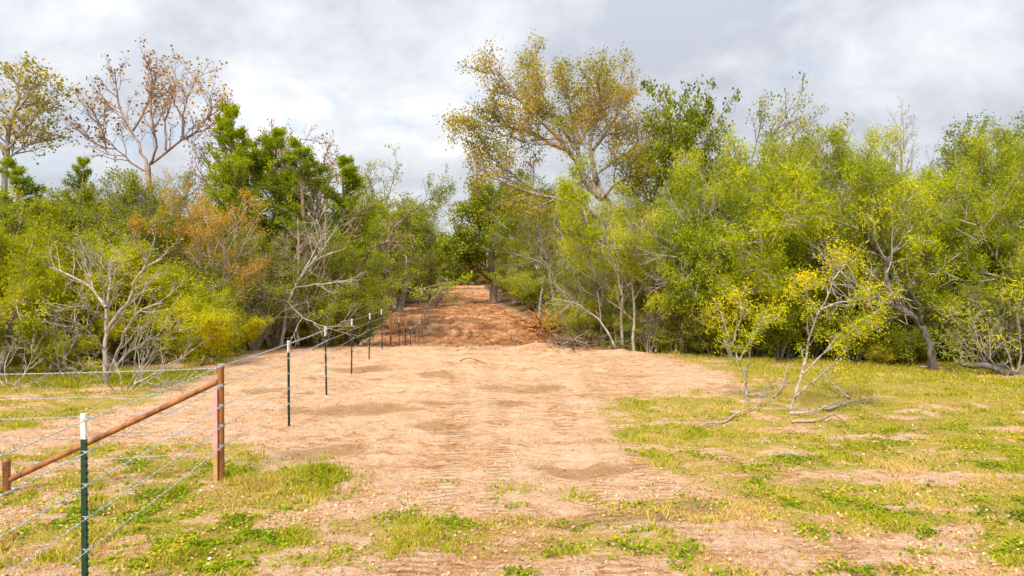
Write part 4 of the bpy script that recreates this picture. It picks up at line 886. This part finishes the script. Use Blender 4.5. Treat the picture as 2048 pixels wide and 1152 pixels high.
for i, Y in enumerate(ys):
    x = fline(Y); z = gzf(x, Y); posts.append((x, Y, z)); is_pipe = (Y in pipes) or abs(Y - 47) < .2 or (i > 14 and i % 7 == 0)
    if is_pipe:
        r = .037; h = 1.335
        P_ = [(np.array([[0, 0, -.3], [0, 0, .5], [0, 0, h]]), np.full(3, r), 16)]
        V, Fc = tubes(P_, None); o = mesh_np('pipe_post', V, Fc, M['rustpipe'], True, parent=fence); o.location = np.array([x, Y, z]) - fo
        th = np.linspace(0, 2 * np.pi, 17)[:-1]; Vc = [(r * 1.12 * math.cos(t), r * 1.12 * math.sin(t), h - .012) for t in th] + [(r * 1.12 * math.cos(t), r * 1.12 * math.sin(t), h + .008) for t in th] + [(r * .6 * math.cos(t), r * .6 * math.sin(t), h + .028) for t in th]
        Fc = [(a, (a + 1) % 16, 16 + (a + 1) % 16, 16 + a) for a in range(16)] + [(16 + a, 16 + (a + 1) % 16, 32 + (a + 1) % 16, 32 + a) for a in range(16)] + [tuple(range(32, 48))]
        mesh_py('cap', Vc, Fc, M['rustpipe'], o, True)
    else:
        if first: o = tp; first = False; tip = o.children[0]
        else:
            o = tp.copy(); C.objects.link(o); t2 = tip.copy(); C.objects.link(t2); t2.parent = o
        o.parent = fence; o.location = np.array([x, Y, z]) - fo; o.rotation_euler = (R(tilt.uniform(-1, 1)), R(tilt.uniform(-1.2, 1.2)), R(180 + tilt.uniform(-6, 6)) if True else 0)
        if abs(Y - 5) < .1: o.rotation_euler = (0, R(-1.3), R(100)) ; o.rotation_euler[1] = 0; o.rotation_euler[0] = 0
def wire_geo(pts, near_until, V0=None):
    """twisted two-strand wire with barbs along a polyline; plain cable where far"""
    polys = []
    for a, b in zip(pts[:-1], pts[1:]):
        a = np.array(a); b = np.array(b); L = np.linalg.norm(b - a); d = (b - a) / L
        s_ = unit(np.cross(d, [0, 0, 1.])); u = np.cross(s_, d); sag = .012 * L / 3
        f = lambda t: a + (b - a) * t - np.array([0, 0, 1]) * sag * 4 * t * (1 - t)
        if min(a[1], b[1]) < near_until:
            n = max(8, int(L / .022)); t = np.linspace(0, 1, n + 1); base = np.array([f(q) for q in t]); ph = t * L / .11 * 2 * np.pi
            for o_ in (0, np.pi):
                polys.append((base + np.cos(ph + o_)[:, None] * s_ * .0032 + np.sin(ph + o_)[:, None] * u * .0032, np.full(n + 1, .0023), 4))
            q = .05
            while q < L:
                c = f(q / L); w1 = s_ * .019 + u * .012; w2 = s_ * .015 - u * .016
                for w in (w1, w2): polys.append((np.array([c - w, c + d * .004, c + w]), np.array([.0012, .0024, .0012]), 4))
                th = np.linspace(0, 2 * np.pi * 1.6, 9); polys.append((c + np.cos(th)[:, None] * s_ * .007 + np.sin(th)[:, None] * u * .007 + np.linspace(-.007, .007, 9)[:, None] * d, np.full(9, .0022), 4)); q += .12
        else:
            t = np.linspace(0, 1, 4); rr = .0045 if a[1] < 26 else .0055
            polys.append((np.array([f(q) for q in t]), np.full(4, rr), 4))
    return polys
wire_pts = [[] for _ in range(5)]
for j, wz in enumerate(WZ):
    pts = []
    for (x, Y, z), _ in zip(posts, ys): pts.append((x + .03, Y, z + wz))
    o = mesh_np('wire', *tubes([(p - fo, r, k) for p, r, k in wire_geo(pts, 12)], None), M['wire'], True, parent=fence)
# wire ties on the near posts
for x, Y, z in posts[1:7]:
    polys = []
    for wz in WZ:
        for dz in ((-.012, 0, .012) if Y in pipes else (0,)):
            rr = .040 if Y in pipes else .024
            th = np.linspace(0, 2 * np.pi, 13); polys.append((np.stack([x + rr * np.cos(th), Y + rr * np.sin(th), np.full(13, z + wz + dz)], 1) - fo, np.full(13, .003), 4))
    mesh_np('wire_tie', *tubes(polys, None), M['wire'], True, parent=fence)
# side fence running left from the corner post, with its brace
cx, cy = fline(8.1), 8.1; side = empty('side_fence', (-5.6, 7.54, 0)); so = np.array(side.location)
tag(side, 'side run of wires going left from the rusty corner post, with slanting brace pipe', 'fence')
th = np.linspace(0, 2 * np.pi, 17)
def pipe_between(name, a, b, r, par, org):
    a = np.array(a) - org; b = np.array(b) - org; V, Fc = tubes([(np.array([a, (a + b) / 2, b]), np.full(3, r), 16)], None)
    o = mesh_np(name, V, Fc, M['rustpipe'], True, parent=par); return o
pipe_between('brace_pipe', (-5.57, 7.55, .16), (cx - .035, cy - .008, 1.165), .032, side, so)
def capped(name, x, y, z, r, h, par, org):
    o = pipe_between(name, (x, y, z - .2), (x, y, z + h), r, par, org)
    Vc = [(x - org[0] + r * k * math.cos(t), y - org[1] + r * k * math.sin(t), z - org[2] + h + dz) for k, dz in ((1.1, -.012), (1.1, .008), (.6, .022)) for t in th[:-1]]
    Fc = [(a, (a + 1) % 16, 16 + (a + 1) % 16, 16 + a) for a in range(16)] + [(16 + a, 16 + (a + 1) % 16, 32 + (a + 1) % 16, 32 + a) for a in range(16)] + [tuple(range(32, 48))]
    mesh_py('cap', Vc, Fc, M['rustpipe'], o, True)
capped('stub_post', -5.6, 7.54, gzf(-5.6, 7.54), .039, .36, side, so)
capped('pipe_post', -10.5, 6.3, gzf(-10.5, 6.3), .045, 1.34, side, so)
for wz in (1.33, 1.05, .83, .59, .33):
    pts = [(cx, cy, wz), (-5.64, 7.56, wz), (-10.5, 6.33, wz)]
    mesh_np('wire', *tubes([(p - so, r, k) for p, r, k in wire_geo(pts, 12)], None), M['wire'], True, parent=side)
# pink marker lath leaning at the corner post
st = empty('marker_stake', (cx - .045, cy - .055, gzf(cx, cy))); tag(st, 'pink painted wooden marker stake tied against the rusty corner post', 'stake')
V = []; Fc = []; box_vf(-.024, .024, -.008, .008, -.15, .36, V, Fc); mesh_py('bare_wood', V, Fc, M['lath'], st)
V = []; Fc = []; box_vf(-.0255, .0255, -.0095, .0095, .361, 1.085, V, Fc); mesh_py('painted_board', V, Fc, M['pink'], st)

# ================================================================== GRASS, COVER, FLOWERS, LITTER
M['grass'] = leafmat('grass_blades', [(0, (.22, .27, .006)), (.4, (.36, .39, .010)), (.7, (.54, .47, .06)), (1, (.68, .50, .18))], .3)
M['cover'] = leafmat('ground_cover_leaves', [(0, (.12, .20, .004)), (.5, (.25, .34, .006)), (.8, (.42, .42, .014)), (1, (.58, .42, .06))], .3)
M['pinkleaf'] = leafmat('fallen_pink_leaves', [(0, (.50, .20, .08)), (.5, (.66, .32, .18)), (1, (.75, .45, .28))], .2)
M['flower'] = leafmat('yellow_flowers', [(0, (.45, .38, .01)), (1, (.75, .58, .01))], .3)
M['whitefl'] = leafmat('white_flowers', [(0, (.70, .68, .50)), (1, (.85, .83, .70))], .2)
M['litter'] = leafmat('dead_litter', [(0, (.14, .06, .02)), (.6, (.34, .17, .06)), (1, (.50, .30, .14))], .1)
gr = np.random.default_rng(99)
def scatter(n, ylo, yhi, pw=1.6, xm=.95):
    u = gr.random(n); a = ylo ** (1 - pw); b = yhi ** (1 - pw); y = (a + (b - a) * u) ** (1 / (1 - pw))
    x = gr.uniform(-xm, xm, n) * y; return x, y
def blades(name, mat, x, y, h, w, lean, label, cat, tone=None):
    n = len(x); z = gz(x, y, True) - .01; az = gr.uniform(0, 2 * np.pi, n); h = h * gr.uniform(.5, 1.4, n)
    ld = gr.uniform(0, 2 * np.pi, n); le = lean * gr.random(n) * h
    a = np.stack([np.cos(az) * w, np.sin(az) * w, np.zeros(n)], 1); c = np.stack([x, y, z], 1); t = c + np.stack([np.cos(ld) * le, np.sin(ld) * le, h], 1)
    m = c * .45 + t * .55 + np.stack([-np.cos(ld) * le * .12, -np.sin(ld) * le * .12, h * .08], 1)
    V = np.stack([c - a, c + a, m + a * .7, t, m - a * .7], 1).reshape(-1, 3); Fc = np.arange(n * 5).reshape(-1, 5)
    tn = gr.random(n) if tone is None else tone
    o = mesh_np(name, V, Fc, mat, False, {'tone': ('FACE', tn)}); return tag(o, label, cat, None, 'stuff')
def flats(name, mat, x, y, zoff, size, label, cat, tilt_=.5, tone=None, shape=.8):
    n = len(x); z = gz(x, y, True) + zoff
    A = gr.normal(size=(n, 3)) * np.array([1, 1, tilt_]); A /= np.linalg.norm(A, axis=1, keepdims=True)
    B = np.cross(A, gr.normal(size=(n, 3)) * .5 + np.array([0, 0, 1.])); B /= np.linalg.norm(B, axis=1, keepdims=True)
    s = (size * gr.uniform(.5, 1.4, n))[:, None] * .5; c = np.stack([x, y, z], 1)
    V = np.stack([c - A * s, c + B * s * shape, c + A * s, c - B * s * shape], 1).reshape(-1, 3)
    tn = gr.random(n) if tone is None else tone
    o = mesh_np(name, V, np.arange(n * 4).reshape(-1, 4), mat, False, {'tone': ('FACE', tn)}); return tag(o, label, cat, None, 'stuff')
def grass():
    x, y = scatter(700000, 4.3, 26); w, g, ln, dp, br = masks(x, y)
    k = gr.random(len(x)) < np.clip(g, 0, 1) * .95 * (.25 + .75 * sstep(.35, .6, fbm(x * 3.1, y * 3.1, 209, 3))) + .02 * (br > .3); x, y = x[k], y[k]
    nn = fbm(x * 1.3, y * 1.3, 201, 3)
    tone = np.clip(gr.random(len(x)) * .6 + (nn - .5) * 1.8 + .28, 0, 1); h = .022 + .055 * sstep(.5, .75, fbm(x * 2.1, y * 2.1, 207, 2))
    h = h * (1 + .6 * sstep(14, 20, y))
    blades('grass', M['grass'], x, y, h, .0032 + .0004 * y[:, None].mean(), 1.1, 'short green and straw coloured grass in ragged patches', 'grass', tone)
    x, y = scatter(420000, 4.3, 26, 1.7); w, g, ln, dp, br = masks(x, y); cn = fbm(x * 1.6, y * 2.2, 231, 3)
    k = gr.random(len(x)) < np.clip(g * (.12 + .88 * sstep(.42, .60, cn)) * sstep(.3, .62, fbm(x * 4, y * 4, 235, 2)), 0, 1); x, y = x[k], y[k]
    tone = np.clip(gr.random(len(x)) * .7 + (fbm(x * 3, y * 3, 240, 2) - .5) * 1.2 + .15, 0, 1)
    flats('ground_cover', M['cover'], x, y, gr.uniform(.005, .035, len(x)), .034, 'low bright green broad leaved weeds among the grass', 'weeds', .6, tone)
    x, y = scatter(30000, 4.3, 18, 1.7); w, g, ln, dp, br = masks(x, y); cn = fbm(x * 1.2, y * 1.8, 251, 3)
    k = gr.random(len(x)) < g * (.15 + sstep(.45, .65, cn)); x, y = x[k], y[k]
    flats('fallen_leaves', M['pinkleaf'], x, y, gr.uniform(.01, .04, len(x)), .030, 'small pinkish dry leaves scattered in the grass', 'leaves', .5)
    x, y = scatter(2600, 4.3, 12, 1.7); w, g, ln, dp, br = masks(x, y); k = gr.random(len(x)) < g * .35; x, y = x[k], y[k]
    flats('white_flowers', M['whitefl'], x, y, gr.uniform(.05, .12, len(x)), .026, 'tiny white flowers dotting the near grass', 'flowers', .5)
    x, y = scatter(160000, 9, 24, 1.3); w, g, ln, dp, br = masks(x, y); ok = poly_sd(x, y, G((1500, 745), (1700, 715), (2100, 735), (2900, 760), (2900, 800), (2048, 790), (1850, 780), (1650, 760))) > 0
    yb = fbm(x * 1.7, y * 1.7, 261, 2); k = gr.random(len(x)) < np.where(ok, .40 * sstep(.42, .68, yb), .10 * sstep(.6, .75, yb) * (x > 0)) * g; x, y = x[k], y[k]
    flats('yellow_flowers', M['flower'], x, y, gr.uniform(.03, .16, len(x)), .035, 'yellow wildflowers along the edge of the right woods', 'flowers', .6)
    n = 26000; x = gr.uniform(6, 17, n); y = gr.uniform(15.5, 21, n); w, g, ln, dp, br = masks(x, y); k = gr.random(n) < g * .9; x, y = x[k], y[k]
    blades('tall_weeds', M['grass'], x, y, .09, .008, 1.0, 'taller yellow-green weeds in front of the right woods', 'weeds', np.clip(gr.random(len(x)) * .8 + .15, 0, 1))
    n = 60000; x = gr.uniform(-18, -7.5, n); y = gr.uniform(15, 19.5, n); w, g, ln, dp, br = masks(x, y); k = gr.random(n) < g * .9; x, y = x[k], y[k]
    blades('tall_weeds', M['grass'], x, y, .11, .008, .9, 'yellow-green weeds in front of the left woods', 'weeds', np.clip(gr.random(len(x)) * .7 + .1, 0, 1))
    # dead leaves and chips on the wood floor and the churned lane
    x, y = scatter(120000, 16, 60, 1.2); w, g, ln, dp, br = masks(x, y); k = gr.random(len(x)) < w * .8 + ln * .16; x, y = x[k], y[k]
    flats('leaf_litter', M['litter'], x, y, gr.uniform(.01, .06, len(x)), .10, 'brown dead leaves and chips on the wood floor and lane', 'leaf litter', .6)
    x, y = scatter(40000, 4.5, 30, 1.5); w, g, ln, dp, br = masks(x, y); k = gr.random(len(x)) < (1 - g) * (.25 + .6 * dp + .4 * br + .7 * sstep(.5, .65, fbm(x * .9, y * .9, 281, 2))); x, y = x[k], y[k]
    flats('straw', M['litter'], x, y, gr.uniform(.004, .02, len(x)), .06, 'bits of dry straw and twig scattered on the sand', 'straw', .25, None, .10)
    # clods of sand turned up by the machines
    x, y = scatter(60000, 4.3, 60, 1.35); w, g, ln, dp, br = masks(x, y); k = gr.random(len(x)) < (1 - w) * (.10 + .75 * ln + .5 * sstep(.54, .68, fbm(x * .8, y * .8, 291, 3))) * (1 - g); x, y = x[k], y[k]; n = len(x)
    sz = (.010 + .018 * gr.random(n) ** 3 + .03 * sstep(24, 30, y) * gr.random(n))[:, None, None]
    oc = np.array([[1, 0, 0], [0, 1, 0], [-1, 0, 0], [0, -1, 0], [0, 0, .8], [0, 0, -.8]]); dv = oc[None] * gr.uniform(.6, 1.4, (n, 6, 1)) + gr.normal(size=(n, 6, 3)) * .2
    V = (np.stack([x, y, gz(x, y, True) + .004], 1)[:, None] + dv * sz).reshape(-1, 3)
    tf = np.array([[0, 1, 4], [1, 2, 4], [2, 3, 4], [3, 0, 4], [1, 0, 5], [2, 1, 5], [3, 2, 5], [0, 3, 5]]); Fc = (np.arange(n)[:, None, None] * 6 + tf[None]).reshape(-1, 3)
    tag(mesh_np('dirt_clods', V, Fc, plain('clod_soil', (.42, .20, .08), (.78, .48, .28), 6, .95), True), 'small clods of sandy soil scattered over the bare ground', 'dirt', None, 'stuff')
    n = 40000; x = gr.uniform(-19, 19, n); y = gr.uniform(18, 27, n); w, g, ln, dp, br = masks(x, y); k = gr.random(n) < w * .9 * (y < 25); x, y = x[k], y[k]
    blades('understory_grass', M['brush'], x, y, .35, .010, .9, 'dry tangled grass and weeds at the foot of the woods', 'weeds')
grass()

# last: thin pale stems that crowd the wood edge
def stems():
    for q, (x0, x1, y0, y1, lab) in enumerate([(-17, -8.6, 19.3, 24, 'thin grey stems crowding the edge of the left woods'), (3.5, 13, 21.6, 26, 'thin grey stems crowding the edge of the right woods')]):
        sk = Skel(400 + q); rng = sk.rng
        P = [dict(ch=(3, 4), t0=.3, ang=(20, 50), ratio=.35, rc=.009, lift=.2, n=7, wob=.09, tip=.3), dict(ch=(2, 3), t0=.2, ang=(20, 50), ratio=.5, rc=.005, n=4, wob=.14), dict(n=3, wob=.15)]
        for k in range(150):
            x = rng.uniform(x0, x1); y = rng.uniform(y0, y1)
            if float(poly_sd(np.array(x), np.array(y), WOOD_L)) < .2: continue
            sk.grow((x, y, gzf(x, y) - .05), (rng.normal() * .3, rng.normal() * .2, 1), rng.uniform(1.2, 3.6), rng.uniform(.01, .026), 0, P)
        V, Fc = tubes([(p, r, (5, 3, 3)[l]) for p, r, l in sk.polys], None)
        tag(mesh_np('thicket_stems', V, Fc, M['pale' if q else 'grey'], True), lab, 'stems', None, 'stuff')
stems()
for o in bpy.data.objects:
    if '_h' in o: del o['_h']
